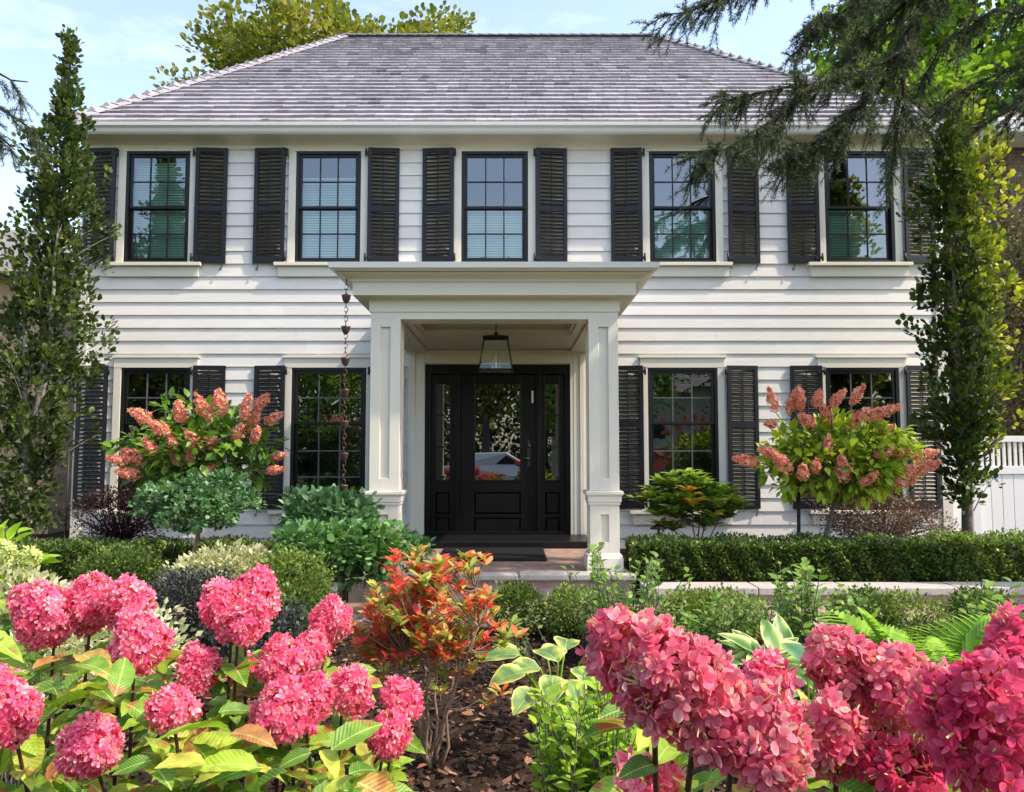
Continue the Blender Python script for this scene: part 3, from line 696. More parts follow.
# gate, gate post
GY = 10.7
gate = thing('garden_gate', 'white panelled garden gate with short picket top beside the house', 'gate', (FX(1000, 500, GY), GY, .2))
g = G(); x0, x1 = FX(979, 480, GY), 9.0; zA, zB = FZ(436, GY), FZ(540, GY)
g.box(x0, x1, GY - .03, GY + .03, zA - .08, zA); zr = FZ(466, GY); zr2 = FZ(474, GY)
g.box(x0, x1, GY - .032, GY + .032, zr2, zr); g.box(x0, x1, GY - .032, GY + .032, .22, .34)
g.build('rail', M['vinyl'], gate, bevel=.004)
g = G(); x = x0 + .03
while x < x1: g.box(x, x + .035, GY - .012, GY + .012, zr + .001, zA - .081); x += .075
g.build('picket', M['vinyl'], gate, bevel=.003)
g = G(); x = x0
while x < x1: g.box(x, min(x + .145, x1), GY - .015, GY + .015, .341, zr2 - .001); x += .15
g.build('board', M['vinyl'], gate, bevel=.005)
post = thing('gate_post', 'white panelled post between the house corner and the garden gate', 'gate post', (6.0, GY, .2))
g = G(); pa, pb = FX(946, 500, GY - .12), FX(977, 500, GY - .12); hw = (pb - pa) / 2
panelled(g, (pa + pb) / 2, GY, hw, .2, FZ(462, GY), .10, .36, FZ(485, GY), .02); sqlathe(g, (pa + pb) / 2, GY, [(hw, FZ(462, GY)), (hw + .03, FZ(461, GY)), (hw + .04, FZ(456, GY)), (hw + .01, FZ(454, GY)), (.001, FZ(453, GY))])
g.build('shaft', M['vinyl'], post, bevel=.004)
g = G(); g.box(pb - .12, pb - .02, GY - .05, GY + .05, FZ(455, GY), FZ(430, GY)); sqlathe(g, pb - .07, GY, [(.055, FZ(430, GY)), (.065, FZ(429, GY)), (.065, FZ(427, GY)), (.001, FZ(424, GY))]); g.build('post_cap', M['vinyl'], post, bevel=.003)

# neighbours
nb = thing('brick_house', 'low tan brick house half hidden behind the leftmost tree', 'house', (-10, 12, 0))
g = G(); g.box(-16, -6.9, 12, 20, 0, 4.1); g.build('wall', M['tanbrick'], nb)
g = G(); g.hexa([(-16.4, 11.6, 4.1), (-6.6, 11.6, 4.1), (-6.6, 20.4, 4.1), (-16.4, 20.4, 4.1), (-13, 15.8, 5.9), (-9.6, 15.8, 5.9), (-9.6, 16.2, 5.9), (-13, 16.2, 5.9)]); g.build('roof', M['paleroof'], nb)
nb2 = thing('neighbour_house', 'brown house with white eaves glimpsed past the garden gate', 'house', (11, 14, 0))
g = G(); g.box(8.9, 17, 14, 24, 0, 6.9); g.build('wall', brickmat('brown_brick', (0, 2), (.10, .06, .045), (.15, .10, .075), (.15, .13, .11)), nb2)
g = G(); g.box(8.3, 17.5, 13.3, 24.5, 6.9, 7.15); g.build('eave', M['gutter'], nb2, bevel=.02)
g = G(); g.hexa([(8.4, 13.4, 7.15), (17.4, 13.4, 7.15), (17.4, 24.4, 7.15), (8.4, 24.4, 7.15), (12, 18, 10), (14, 18, 10), (14, 19, 10), (12, 19, 10)]); g.build('roof', M['paleroof'], nb2)
# ------------------------------------------------------------------ foliage materials
LM = {}
LM['carpinus'] = leafmat('dark_tree_leaf', [(0, (.025, .045, .015)), (.6, (.075, .115, .030)), (1, (.17, .23, .05))], .45, .3)
LM['carpinus_lit'] = leafmat('painted_sunlit_leaf', [(0, (.025, .05, .012)), (.45, (.075, .115, .02)), (.8, (.22, .28, .035)), (1, (.48, .48, .06))], .45, .35)  # upper stops are the painted sunlight on the right columnar tree
LM['maple'] = leafmat('maple_leaf', [(0, (.08, .11, .02)), (.5, (.20, .23, .04)), (.9, (.36, .34, .07)), (1, (.46, .28, .07))], .5, .35)
LM['bright'] = leafmat('bright_tree_leaf', [(0, (.08, .17, .02)), (.6, (.22, .38, .05)), (1, (.48, .58, .10))], .5, .4)
LM['needle'] = leafmat('spruce_needle', [(0, (.03, .048, .022)), (.6, (.085, .115, .055)), (1, (.20, .24, .12))], .6, .12)
LM['box'] = leafmat('boxwood_leaf', [(0, (.03, .065, .018)), (.5, (.085, .145, .03)), (1, (.22, .29, .06))], .4, .25)
LM['boxl'] = leafmat('light_boxwood_leaf', [(0, (.05, .10, .022)), (.5, (.15, .23, .045)), (1, (.33, .40, .09))], .45, .3)
LM['darkmound'] = leafmat('dark_mound_leaf', [(0, (.018, .02, .02)), (.6, (.05, .058, .055)), (1, (.13, .14, .12))], .5, .15)
LM['barberry'] = leafmat('purple_leaf', [(0, (.018, .008, .009)), (.7, (.055, .022, .022)), (1, (.12, .06, .05))], .5, .2)
LM['pinkbarb'] = leafmat('pinkish_brown_leaf', [(0, (.06, .03, .03)), (.5, (.20, .12, .10)), (1, (.42, .30, .25))], .6, .2)
LM['teal'] = leafmat('blue_green_leaf', [(0, (.03, .09, .035)), (.5, (.10, .22, .09)), (1, (.28, .46, .23))], .5, .25)
LM['round'] = leafmat('round_green_leaf', [(0, (.03, .09, .03)), (.5, (.09, .22, .065)), (1, (.25, .43, .16))], .45, .25)
LM['hydl'] = leafmat('hydrangea_leaf', [(0, (.05, .14, .02)), (.45, (.15, .32, .03)), (.82, (.36, .53, .05)), (.93, (.55, .54, .08)), (1, (.52, .20, .08))], .42, .35, spots=(14, (.40, .13, .05), .57), veins=13)
LM['hyds'] = leafmat('small_hydrangea_leaf', [(0, (.04, .11, .015)), (.5, (.12, .25, .03)), (.9, (.30, .40, .05)), (1, (.45, .22, .04))], .4, .35)
LM['hydy'] = leafmat('yellow_green_leaf', [(0, (.10, .20, .02)), (.5, (.32, .45, .04)), (.9, (.62, .64, .07)), (1, (.62, .36, .05))], .4, .38)
LM['lime'] = leafmat('lime_leaf', [(0, (.10, .22, .02)), (.5, (.26, .44, .04)), (1, (.46, .60, .07))], .45, .4)
LM['mid'] = leafmat('mid_green_leaf', [(0, (.05, .12, .02)), (.5, (.13, .26, .045)), (1, (.28, .42, .08))], .45, .35)
LM['azal'] = leafmat('azalea_leaf', [(0, (.16, .26, .05)), (.36, (.36, .42, .09)), (.47, (.58, .38, .11)), (.56, (.72, .18, .08)), (.75, (.70, .06, .06)), (1, (.82, .12, .13))], .45, .35)
LM['rhodo'] = leafmat('rhododendron_leaf', [(0, (.09, .19, .03)), (.5, (.22, .36, .06)), (.78, (.42, .52, .08)), (.86, (.70, .45, .05)), (1, (.80, .32, .05))], .35, .3)
LM['rhodod'] = leafmat('dark_rhododendron_leaf', [(0, (.03, .07, .02)), (.8, (.10, .17, .05)), (.95, (.28, .30, .08)), (1, (.45, .15, .08))], .35, .25)
LM['varieg'] = leafmat('cream_edged_leaf', [(0, (.18, .24, .10)), (.4, (.45, .46, .27)), (1, (.78, .72, .52))], .5, .3)
LM['fern'] = leafmat('fern_frond', [(0, (.16, .32, .04)), (1, (.40, .60, .10))], .5, .4)
PK = {}
PK['pink'] = leafmat('pink_sepal', [(0, (.82, .07, .22)), (.45, (.94, .17, .33)), (.8, (.97, .32, .44)), (.96, (.96, .60, .55)), (1, (.90, .78, .50))], .55, .42, .25, tint=0)
PK['near'] = leafmat('coral_pink_sepal', [(0, (.86, .08, .20)), (.4, (.96, .18, .31)), (.75, (.97, .32, .41)), (.95, (.98, .62, .58)), (1, (.90, .76, .48))], .5, .45, .3, spots=(38, (.88, .42, .26), .60), tint=0, veins=9, vcol=(.97, .50, .52), vf=.22)
PK['deep'] = leafmat('deep_pink_sepal', [(0, (.72, .04, .14)), (.5, (.86, .08, .22)), (.9, (.92, .18, .32)), (1, (.95, .34, .42))], .5, .42, .3, spots=(34, (.80, .10, .12), .6), tint=0, veins=9, vcol=(.92, .30, .36), vf=.22)
PK['peach'] = leafmat('peach_sepal', [(0, (.72, .17, .13)), (.5, (.86, .35, .24)), (.85, (.88, .52, .36)), (1, (.84, .68, .48))], .55, .3, .25, tint=0)
PK['limeh'] = leafmat('pale_lime_sepal', [(0, (.42, .52, .12)), (1, (.72, .76, .35))], .55, .3, .25, tint=0)
M['fert'] = mat('fertile_floret', (.62, .46, .18), .7)

def flower_head(g, c, axis, length, rad, n, size, tpl=SEPALS, cone=0., layers=.3, mi=0, fert=0):
    "panicle of four-petalled florets round an axis through the centre c"
    ax = unit(np.array(axis, float)); t1 = unit(np.cross(ax, (0, 1, .3))); t2 = np.cross(ax, t1)
    s = rng.random(n); ph = rng.random(n) * 2 * math.pi
    s = (np.arccos(1 - 2 * s) / math.pi)
    prof = np.sin(math.pi * s) ** .75 * (1 - cone * s ** .8)
    pz = rng.random(3) * 6; lump = 1 + .13 * np.sin(3 * ph + 5 * s + pz[0]) + .10 * np.sin(5 * ph - 9 * s + pz[1]) + .06 * np.sin(9 * ph + 13 * s + pz[2])
    dep = 1 - layers * rng.random(n) ** 1.6
    cs, sn = np.cos(ph)[:, None], np.sin(ph)[:, None]
    pos = np.array(c) + ax * ((s - .5) * length * (1 - .12 * (1 - dep)))[:, None] + (t1 * cs + t2 * sn) * (rad * prof * lump * dep)[:, None]
    nrm = unit((t1 * cs + t2 * sn) * (.35 + prof)[:, None] + ax * ((s - .48) * 2.2)[:, None] + rng.normal(size=(n, 3)) * .28)
    a = unit(np.cross(nrm, rdir(n))); b = np.cross(nrm, a); sz = size * (.75 + .5 * rng.random(n)); fr = rng.random(n)
    k4 = 4
    for k in range(k4):
        th = k * math.pi / 2 + rng.normal(size=n) * .12; d = unit(np.cos(th)[:, None] * a + np.sin(th)[:, None] * b + nrm * (.22 + .25 * rng.random(n))[:, None])
        g.inst(tpl, pos + d * (sz * .06)[:, None], d, nrm, sz * (.85 + .3 * rng.random(n)), np.clip(fr * .7 + .25 * rng.random(n) + .10 * (s - .5), 0, 1), mi, tvar=SEPAL_T if tpl is SEPAL else SEPALS_T)
    if fert:
        q = rng.integers(0, n, fert); d = unit(nrm[q] + rng.normal(size=(fert, 3)) * .5)
        g.inst(NEEDLE, pos[q] - nrm[q] * size * 1.2, d, rdir(fert), size * 2.0 * np.ones(fert) * (.6 + .6 * rng.random(fert)), .5, mi + 1)
    return g

# ------------------------------------------------------------------ mulch chips, scattered dry leaves
g = G(); n = 42000
x = rng.random(n) * 9 - 4.5; y = .6 + rng.random(n) ** .9 * 5.7
d = rdir(n) * np.array((1, 1, .35)); nm = unit(np.array((0, 0, 1.)) + rng.normal(size=(n, 3)) * .45)
zz = .02 * np.sin(x * 2.1 + y) + .015 * np.sin(x * 5 - y * 4.3) + .10 * np.clip((y - 1) / 5, 0, 1)
CHIP = (np.array([(-.22, 0, 0), (.22, .05, 0), (.18, 1, .05), (-.2, .9, 0)], float), np.array([(0, 1, 2, 3)]))
g.inst(CHIP, np.stack([x, y, zz + .004 + rng.random(n) * .022], -1), d, nm, .018 + .05 * rng.random(n) ** 2, smooth=False)
stuff(g.build('bark_mulch', leafmat('bark_chip', [(0, (.012, .008, .006)), (.5, (.045, .028, .02)), (.85, (.13, .075, .05)), (1, (.32, .17, .11))], .9, 0, .15, tint=0)), 'dark brown bark mulch covering the bed', 'mulch')
g = G(); n = 420; x = rng.random(n) * 7 - 3; y = 2.4 + rng.random(n) * 3.6
zz = .02 * np.sin(x * 2.1 + y) + .015 * np.sin(x * 5 - y * 4.3) + .10 * np.clip((y - 1) / 5, 0, 1)
g.inst(OVATE, np.stack([x, y, zz + .028], -1), rdir(n) * (1, 1, .25), unit(np.array((0, 0, 1.)) + rng.normal(size=(n, 3)) * .4), .03 + .03 * rng.random(n))
stuff(g.build('fallen_leaves', leafmat('fallen_leaf', [(0, (.16, .05, .03)), (.6, (.38, .13, .08)), (1, (.55, .30, .18))], .8, .1, .2, tint=0)), 'dry reddish leaves fallen on the mulch', 'leaf litter')

# ------------------------------------------------------------------ trees
def columnar(name, label, base, prof, nl, size, lm, bark, rodens=1.0, lit_side=None):
    "upright tree: prof is a list of (height, half width, centre offset x)"
    t = thing(name, label, 'tree', base); b = np.array(base, float)
    hs = np.array([p[0] for p in prof]); ws = np.array([p[1] for p in prof]); cx = np.array([p[2] for p in prof])
    g = G(); top = hs[-1]
    for k in range(4):
        ph = k * 1.7 + .4; h1 = top * (.97 - .1 * k); z_ = np.linspace(0 if k == 0 else .5 + .25 * k, h1, 12)
        f = (z_ - z_[0]) / (h1 - z_[0]); r = np.interp(z_, hs, ws) * .42 * np.sin(f * 2.6) * (0.25 if k == 0 else 1)
        pts = np.stack([b[0] + np.interp(z_, hs, cx) + r * math.cos(ph) + rng.normal(size=12) * .012, b[1] + r * math.sin(ph) + rng.normal(size=12) * .012, b[2] + z_], -1)
        g.tube(pts, (.055 if k == 0 else .032) * (1 - f) ** .8 + .005, 7)
    g.build('trunk', bark, t)
    n = nl; hh = np.sort(rng.random(n) ** .95) * (top - hs[0]) + hs[0]; w = np.interp(hh, hs, ws)
    keep = rng.random(n) < (w / ws.max()) ** 1.1 + .06; hh = hh[keep]; w = w[keep]; n = len(hh)
    ph = rng.random(n) * 6.283; lump = 1 + .30 * np.sin(hh * 5.3 + ph * 2) + .20 * np.sin(hh * 11 - ph * 3)
    rr = w * lump * (.15 + .85 * rng.random(n) ** .7) * (1 + .35 * (rng.random(n) < .12))
    cc = np.stack([b[0] + np.interp(hh, hs, cx) + rr * np.cos(ph), b[1] + rr * np.sin(ph), b[2] + hh], -1)
    out = np.stack([np.cos(ph), np.sin(ph), np.full(n, .9)], -1)
    tw = G()
    for k in range(0, n, 3):
        p1 = cc[k]; p0 = np.array([b[0] + np.interp(max(hh[k] - .45, .2), hs, cx) + rr[k] * .25 * math.cos(ph[k]), b[1] + rr[k] * .25 * math.sin(ph[k]), p1[2] - .4 * min(1, rr[k] * 2)])
        tw.tube(bez(p0, p1, .03, 4), [.008, .006, .004, .002], 4)
    tw.build('twigs', bark, t)
    g = G(); leafcloud(g, cc, (.085, .085, .12), 15, size, ROUNDY, up=.5, out=out, rb=.45, rs=.55)
    if lit_side is not None:  # sunlight put into the leaf colour, brighter to the right and upwards
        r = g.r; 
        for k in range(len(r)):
            v = g.v[k]; f = np.clip((v[:, 0] - lit_side[0] + .08 * (v[:, 2] - 2.5)) / lit_side[1], -.25, .6); r[k] = np.clip(r[k] * (.8 + .3 * (f > .1)) + f * (.3 + .9 * np.repeat(rng.random(len(f) // 6 + 1), 6)[:len(f)]), 0, 1)
    g.build('crown', lm, t); return t
bl = P(30, 540, 8.9); bl[2] = .235
columnar('columnar_tree', 'tall narrow dark green tree left of the house, thin at the top', bl, [(.30, .26, -.05), (.8, .30, -.08), (1.6, .42, -.04), (2.2, .52, .06), (3.2, .42, .08), (3.9, .44, .16), (4.4, .32, .20), (4.9, .20, .20), (5.3, .09, .22), (6.0, .03, .22)], 1050, .060, LM['carpinus'], M['palebark'])
brt = P(968, 540, 8.7); brt[2] = .235
columnar('columnar_tree', 'tall narrow tree beside the gate, sunlight painted as gold into its right leaves', brt, [(.65, .10, 0), (1.0, .28, .02), (1.6, .40, .04), (2.4, .46, .04), (3.3, .44, .04), (4.0, .44, .05), (4.5, .40, .06), (4.9, .32, .06), (5.2, .2, .05)], 620, .062, LM['carpinus_lit'], M['bark'], lit_side=(brt[0] + .12, .8))

def bigtree(label, base, height, crown_c, crown_r, K, per, size, lm, sig=.5, trunk=.25, name='broadleaf_tree', tpl=OVATE, bark=None, droop=0, group=None):
    t = thing(name, label, 'tree', base, group); b = np.array(base, float); cc = np.array(crown_c, float)
    cent, d = clumps(cc, crown_r, K, .35, .3)
    g = G(); top = cc + (0, 0, crown_r[2] * .5); pts = bez(b, top, 0, 9, .06); g.tube(pts, np.linspace(trunk, trunk * .2, 9), 9)
    for k in range(0, K, max(1, K // 45)):
        s = pts[rng.integers(3, 8)]; g.tube(bez(s, cent[k], .3, 6, .05), np.linspace(trunk * .3, .012, 6), 5)
    g.build('trunk', bark or M['bark'], t)
    g = G(); leafcloud(g, cent, sig, per, size, tpl, up=.2, out=d, rb=.5, droop=droop); g.build('crown', lm, t); return t
bigtree('tall maple with yellowing leaves rising behind the shingle roof', (-7.2, 25, 0), 16, (-6.2, 25, 12.4), (4.6, 3, 3.2), 500, 60, .17, LM['maple'], .50, .35, 'maple_tree', tpl=ROUNDY)
bigtree('bright green tree behind the right end of the roof', (9.8, 17, 0), 13, (10.2, 17, 9.2), (4.8, 3, 4.8), 760, 60, .15, LM['bright'], .5, .3, tpl=ROUNDY)
bigtree('small olive green treetop showing over the right roof slope', (7.3, 24, 0), 12, (7.0, 24, 10.6), (1.6, 1.5, 1.8), 60, 40, .16, LM['maple'], .45, .2)
bigtree('yellow leaved tree behind the brick house roof', (-10.5, 23, 0), 8, (-11, 23, 6.4), (3.2, 2.5, 2.2), 130, 36, .18, LM['hydy'], .6, .25)

bigtree('dusky olive cedar filling the gap right of the gate', (8.1, 12.6, 0), 6, (8.15, 12.4, 3.3), (1.15, .8, 2.6), 260, 46, .07, leafmat('cedar_spray', [(0, (.05, .045, .025)), (.6, (.13, .12, .05)), (1, (.22, .26, .08))], .6, .2), .3, .12, 'cedar_tree', DIAMOND)
def spruce(label, base, height, limbs, name='spruce_tree', dens=1.0, droopl=(.25, .55)):
    t = thing(name, label, 'spruce tree', base); b = np.array(base, float)
    g = G(); g.tube([b, b + (0.03, 0, height * .5), b + (0, .02, height)], [.22, .14, .03], 10)
    nd = G()
    def sprig(p, d, L_, r0):
        n = 5; f = np.linspace(0, 1, n)[:, None]; pts = p + d * L_ * f; pts[:, 2] -= (f[:, 0] ** 2) * L_ * .35
        g.tube(pts, np.linspace(r0, .0015, n), 4); k = int(L_ / .0021)
        u = rng.random(k); q = np.stack([np.interp(u, f[:, 0], pts[:, a]) for a in range(3)], -1)
        dd = unit(d * .8 + rdir(k) * .95); nd.inst(NEEDLE, q, dd, rdir(k), .024 + .014 * rng.random(k), np.clip(.35 * rng.random() + .65 * rng.random(k), 0, 1), smooth=False)
    for pts, rad, fol in limbs:
        pts = np.array(pts, float); seg = np.linalg.norm(np.diff(pts, axis=0), axis=1); cum = np.concatenate([[0], np.cumsum(seg)]); Lt = cum[-1]
        m = max(6, int(Lt / .12)); uu = np.linspace(0, Lt, m); path = np.stack([np.interp(uu, cum, pts[:, a]) for a in range(3)], -1)
        ker = np.ones(3) / 3
        for a in range(3): path[1:-1, a] = np.convolve(path[:, a], ker, 'valid')
        path[1:-1] += rng.normal(size=(m - 2, 3)) * .012
        g.tube(path, np.linspace(rad, .005, m), 7)
        dirs = np.gradient(path, axis=0); dirs = unit(dirs)
        nb_ = int(Lt * 20 * dens * fol)
        for k in range(nb_):
            u = (rng.random() ** .85) * (m - 1); i0 = min(int(u), m - 2); fr = u - i0; p = path[i0] * (1 - fr) + path[i0 + 1] * fr; dr = dirs[i0]
            side = unit(np.cross(dr, (0, 0, 1))) * (1 if k % 2 else -1)
            d = unit(dr * .65 + side * (.5 + .5 * rng.random()) * (.8 if rng.random() < .7 else .2) + np.array((0, 0, .15 - .75 * rng.random())) + rng.normal(size=3) * .28)
            L_ = rng.uniform(*droopl) * (1 - .55 * u / m)
            sprig(p, d, L_, .006)
            for j in range(int(3 + L_ * 15)):
                f = rng.random() * .9; pj = p + d * L_ * f; pj[2] -= f * f * L_ * .35
                sprig(pj, unit(d + rdir(1)[0] * .95 + np.array((0, 0, -.12))), rng.uniform(.07, .17), .0025)
    g.build('trunk', M['darkbark'], t); nd.build('needles', LM['needle'], t); return t
def LP(*p): return [P(*q) for q in p]
tb = np.array((5.6, 6.9, 0.05))
limbs = [
    (LP((1140, -150, 6.9), (1000, -90, 6.7), (925, -15, 6.6), (910, 34, 6.5), (888, 64, 6.4), (850, 76, 6.3), (814, 84, 6.25), (764, 91, 6.2), (715, 104, 6.15)), .06, 1.0),
    (LP((910, 40, 6.5), (893, 72, 6.5), (868, 101, 6.45), (828, 134, 6.4), (780, 165, 6.4)), .032, 1.0),
    (LP((814, 84, 6.25), (800, 96, 6.15), (787, 112, 6.1), (757, 130, 6.05), (722, 152, 6.0), (695, 166, 6.0)), .022, 1.25),
    (LP((905, 55, 6.5), (903, 80, 6.5), (900, 114, 6.5), (896, 150, 6.5), (893, 170, 6.5)), .018, 1.0),
    (LP((925, -15, 6.6), (885, -20, 6.5), (850, 5, 6.4), (815, 30, 6.4), (790, 60, 6.4)), .03, 1.6),
    (LP((930, -20, 6.7), (900, 10, 6.9), (860, 35, 7.0), (845, 62, 7.1)), .028, 1.6),
    (LP((1000, -90, 6.7), (860, -70, 6.3), (780, -35, 6.1), (725, -4, 6.0), (690, 14, 6.0), (668, 14, 6.0)), .028, 1.15),
    (LP((1150, -40, 6.9), (1040, 5, 6.8), (985, 12, 6.7), (945, 40, 6.7), (925, 75, 6.7)), .035, .8),
    (LP((1150, 60, 6.9), (1050, 62, 6.9), (1010, 68, 6.8), (965, 88, 6.8), (930, 118, 6.8)), .028, .8),
    (LP((1150, 120, 6.9), (1060, 96, 6.9), (1005, 112, 6.9), (975, 130, 6.9)), .02, .8),
    (LP((1150, -120, 6.9), (1000, -60, 6.6), (960, -30, 6.7), (920, 20, 6.7)), .03, 1.0),
    (LP((868, 101, 6.45), (850, 125, 6.35), (815, 140, 6.3), (795, 150, 6.3)), .014, 1.3),
]
spruce('large spruce whose drooping dark branches hang over the right upper windows', tb, 9.5, limbs)
ls = np.array((-6.1, 6.8, 0.05))
spruce('spruce at the left edge with thin bare branch tips against the sky', ls, 9,
       [(LP((-110, 20, 6.8), (-40, 60, 6.8), (5, 75, 6.8), (28, 82, 6.8)), .03, .8), (LP((-110, 70, 6.8), (-30, 95, 6.8), (12, 116, 6.8), (36, 132, 6.8)), .025, .6), (LP((-110, 130, 6.8), (-40, 125, 6.8), (-5, 130, 6.8), (15, 150, 6.8)), .02, 1.0)], dens=.8)

# ------------------------------------------------------------------ clipped hedges and mounds
def hedge(label, x0, x1, y0, y1, z0, z1, n, lm, size=.026, group=None, name='boxwood_hedge'):
    t = thing(name, label, 'hedge', ((x0 + x1) / 2, (y0 + y1) / 2, z0), group)
    g = G(); xs = np.arange(x0 + .1, x1, .22)
    for x in xs:
        for k in range(3):
            p = np.array((x + rng.normal() * .03, (y0 + y1) / 2, z0)); g.tube(bez(p, p + (rng.normal() * .08, rng.normal() * .1, (z1 - z0) * .85), 0, 4, .01), [.01, .008, .006, .003], 5)
    g.build('stems', M['bark'], t)
    g = G(); u = rng.random(n); x = x0 + (x1 - x0) * rng.random(n); y = y0 + (y1 - y0) * rng.random(n); z = z0 + (z1 - z0) * rng.random(n)
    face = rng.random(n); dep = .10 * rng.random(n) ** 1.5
    bump = .020 * np.sin(x * 9 + 1) + .020 * np.sin(x * 29 + z * 17) + .018 * np.sin(y * 31 + x * 14) + .02 * rng.random(n) ** 4
    top = face < .36; fr = (face >= .36) & (face < .84); sdm = face >= .84
    z = np.where(top, z1 + bump - dep, z); y = np.where(fr, y0 - bump + dep, y)
    y = np.where(sdm, np.where(u < .5, y, y1 + bump - dep), y); x = np.where(sdm & (u < .25), x0 + dep, np.where(sdm & (u >= .25) & (u < .5), x1 - dep, x))
    z = np.where(z < z0 + .05, z + .05 * rng.random(n), z)
    out = np.where(top[:, None], (0, 0, 1.), np.where(fr[:, None], (0, -1., .5), (0, .5, .6)))
    d = unit(out + rng.normal(size=(n, 3)) * .55); nm = unit(np.array((0, -.3, 1.)) + rng.normal(size=(n, 3)) * .5)
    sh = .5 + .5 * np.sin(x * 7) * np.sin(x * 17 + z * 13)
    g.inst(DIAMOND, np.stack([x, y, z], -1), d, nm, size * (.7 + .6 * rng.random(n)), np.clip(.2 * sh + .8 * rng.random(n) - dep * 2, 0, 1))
    g.build('foliage', lm, t); return t
hz = .235
hedge('long clipped dark green hedge under the right windows', 1.13, 4.05, 7.48, 8.05, hz, .59, 30000, LM['box'], .034)
hedge('end of the clipped hedge beside the gate, sunlight painted into its lighter leaves', 4.1, 6.9, 7.50, 8.05, hz, .62, 28000, LM['boxl'], .034)  # sun on this end of the hedge put into a paler leaf material
hedge('clipped dark hedge under the left windows', -6.2, -2.2, 7.50, 8.0, hz, .57, 36000, LM['box'], .034)

def mound(label, c, r, n, lm, size, name='round_shrub', cat='shrub', tpl=DIAMOND, group=None, stems=6, stemmat=None, lump=.12, shell=.72, up=.35, base=None, jit=.35):
    c = np.array(c, float); b = np.array(base if base is not None else (c[0], c[1], c[2] - r[2]), float)
    t = thing(name, label, cat, b, group); K = max(20, n // 12)
    cent, d = clumps(c, r, K, shell, lump); cent[:, 2] = np.maximum(cent[:, 2], b[2] + .03)
    g = G()
    for k in range(0, K, max(1, K // stems)): g.tube(bez(b + (rng.normal() * .02, rng.normal() * .02, 0), cent[k], .03, 5, .008), np.linspace(.012, .003, 5), 5)
    g.build('stems', stemmat or M['bark'], t)
    g = G(); leafcloud(g, cent, .06 + size * .6, 12, size, tpl, up=up, out=d, jit=jit); g.build('foliage', lm, t); return t
mound('rounded dark green boxwood between the left hedge and the pink flowers', P(118, 577, 6.3) , (.30, .3, .20), 7000, LM['box'], .028)
mound('low charcoal leaved mound between the pink flower heads', P(192, 607, 5.3), (.34, .28, .2), 8000, LM['darkmound'], .026)
mound('charcoal leaved shrub behind the red azalea', P(262, 640, 4.9), (.3, .28, .2), 5000, LM['darkmound'], .026)
mound('light green fine leaved mound beneath the round leaved shrub', P(290, 585, 5.6), (.25, .25, .2), 5500, LM['boxl'], .026)
mound('dark green shrub below the round leaved shrub', P(300, 612, 5.4), (.25, .25, .16), 4000, LM['box'], .028)
mound('cream edged shrub beside the charcoal mound', P(226, 572, 6.2), (.38, .28, .15), 3600, LM['varieg'], .04)
mound('cream edged shrub at the left edge of the bed', P(14, 618, 4.6), (.25, .28, .2), 2600, LM['varieg'], .042)
mound('cream edged shrub low behind the left pink hydrangea', P(95, 655, 4.2), (.42, .3, .2), 3600, LM['varieg'], .038)
# row of small shrubs in front of the walk
for k, (px, py, w, lab, lm_) in enumerate([(515, 600, .17, 'small upright boxwood right of the red azalea', 'box'), (572, 603, .22, 'small boxwood below the right porch column', 'boxl'), (728, 606, .26, 'small boxwood above the foremost coral flower head', 'boxl'),
                            (905, 608, .33, 'wide light green boxwood above the fern', 'boxl'), (690, 606, .2, 'narrow boxwood in the front row, right of the porch', 'boxl'), (862, 605, .22, 'dark low boxwood behind the middle pink flower head', 'box'), (985, 605, .24, 'boxwood in the front row nearest the gate', 'box')]):
    mound(lab, P(px, py + 10, 5.95), (w, .22, .15), 3600, LM[lm_], .028, name='boxwood', group='small shrubs in front of the brick walk')

# ------------------------------------------------------------------ shrubs by the wall
def topiary(label, c, r, foot, n, lm, size, tpl, name='standard_shrub', stemr=.02, stemm=None, K=160, sig=.09):
    c = np.array(c, float); foot = np.array(foot, float); t = thing(name, label, 'shrub', foot)
    cent, d = clumps(c, r, K, .35, .34); g = G(); f = c - (0, 0, r[2] * .3)
    g.tube(bez(foot, f, 0, 7, .004), np.linspace(stemr, stemr * .7, 7), 8)
    for k in range(0, K, 5): g.tube(bez(f - (0, 0, .05), cent[k], .04, 5, .01), np.linspace(stemr * .45, .003, 5), 5)
    g.build('trunk', stemm or M['bark'], t)
    g = G(); leafcloud(g, cent, sig, n // K, size, tpl, up=.25, out=d); g.build('crown', lm, t); return t
f = P(181, 575, 7.0); f[2] = .12
c = P(204, 502, 6.95)
topiary('low flat crowned blue green shrub on a pale stem, below the left blooming tree', c, (.47, .42, .19), f, 7500, LM['teal'], .036, ROUNDY, stemr=.022, stemm=M['stake'], K=150, sig=.065)
f = P(338, 600, 6.3); f[2] = .09
topiary('spreading round leaved green shrub on a stem, left of the porch steps', P(342, 544, 6.25), (.50, .40, .17), f, 5600, LM['round'], .052, ROUNDY, stemr=.02, K=150, sig=.085)
mound('pale round leaved shrub tight behind the spreading one, against the siding', P(332, 518, 7.1), (.42, .3, .2), 2400, LM['teal'], .055, tpl=ROUNDY, name='leafy_shrub')
mound('dark purple twiggy shrub under the leftmost lower window', P(122, 520, 8.6), (.48, .3, .28), 4200, LM['barberry'], .03, name='barberry_shrub', stems=60, stemmat=M['stem'], shell=.4, lump=.25)
mound('pinkish brown twiggy shrub under the rightmost lower window', P(884, 520, 8.5), (.66, .35, .30), 6500, LM['pinkbarb'], .032, name='barberry_shrub', stems=60, stemmat=M['twig'], shell=.4, lump=.2)

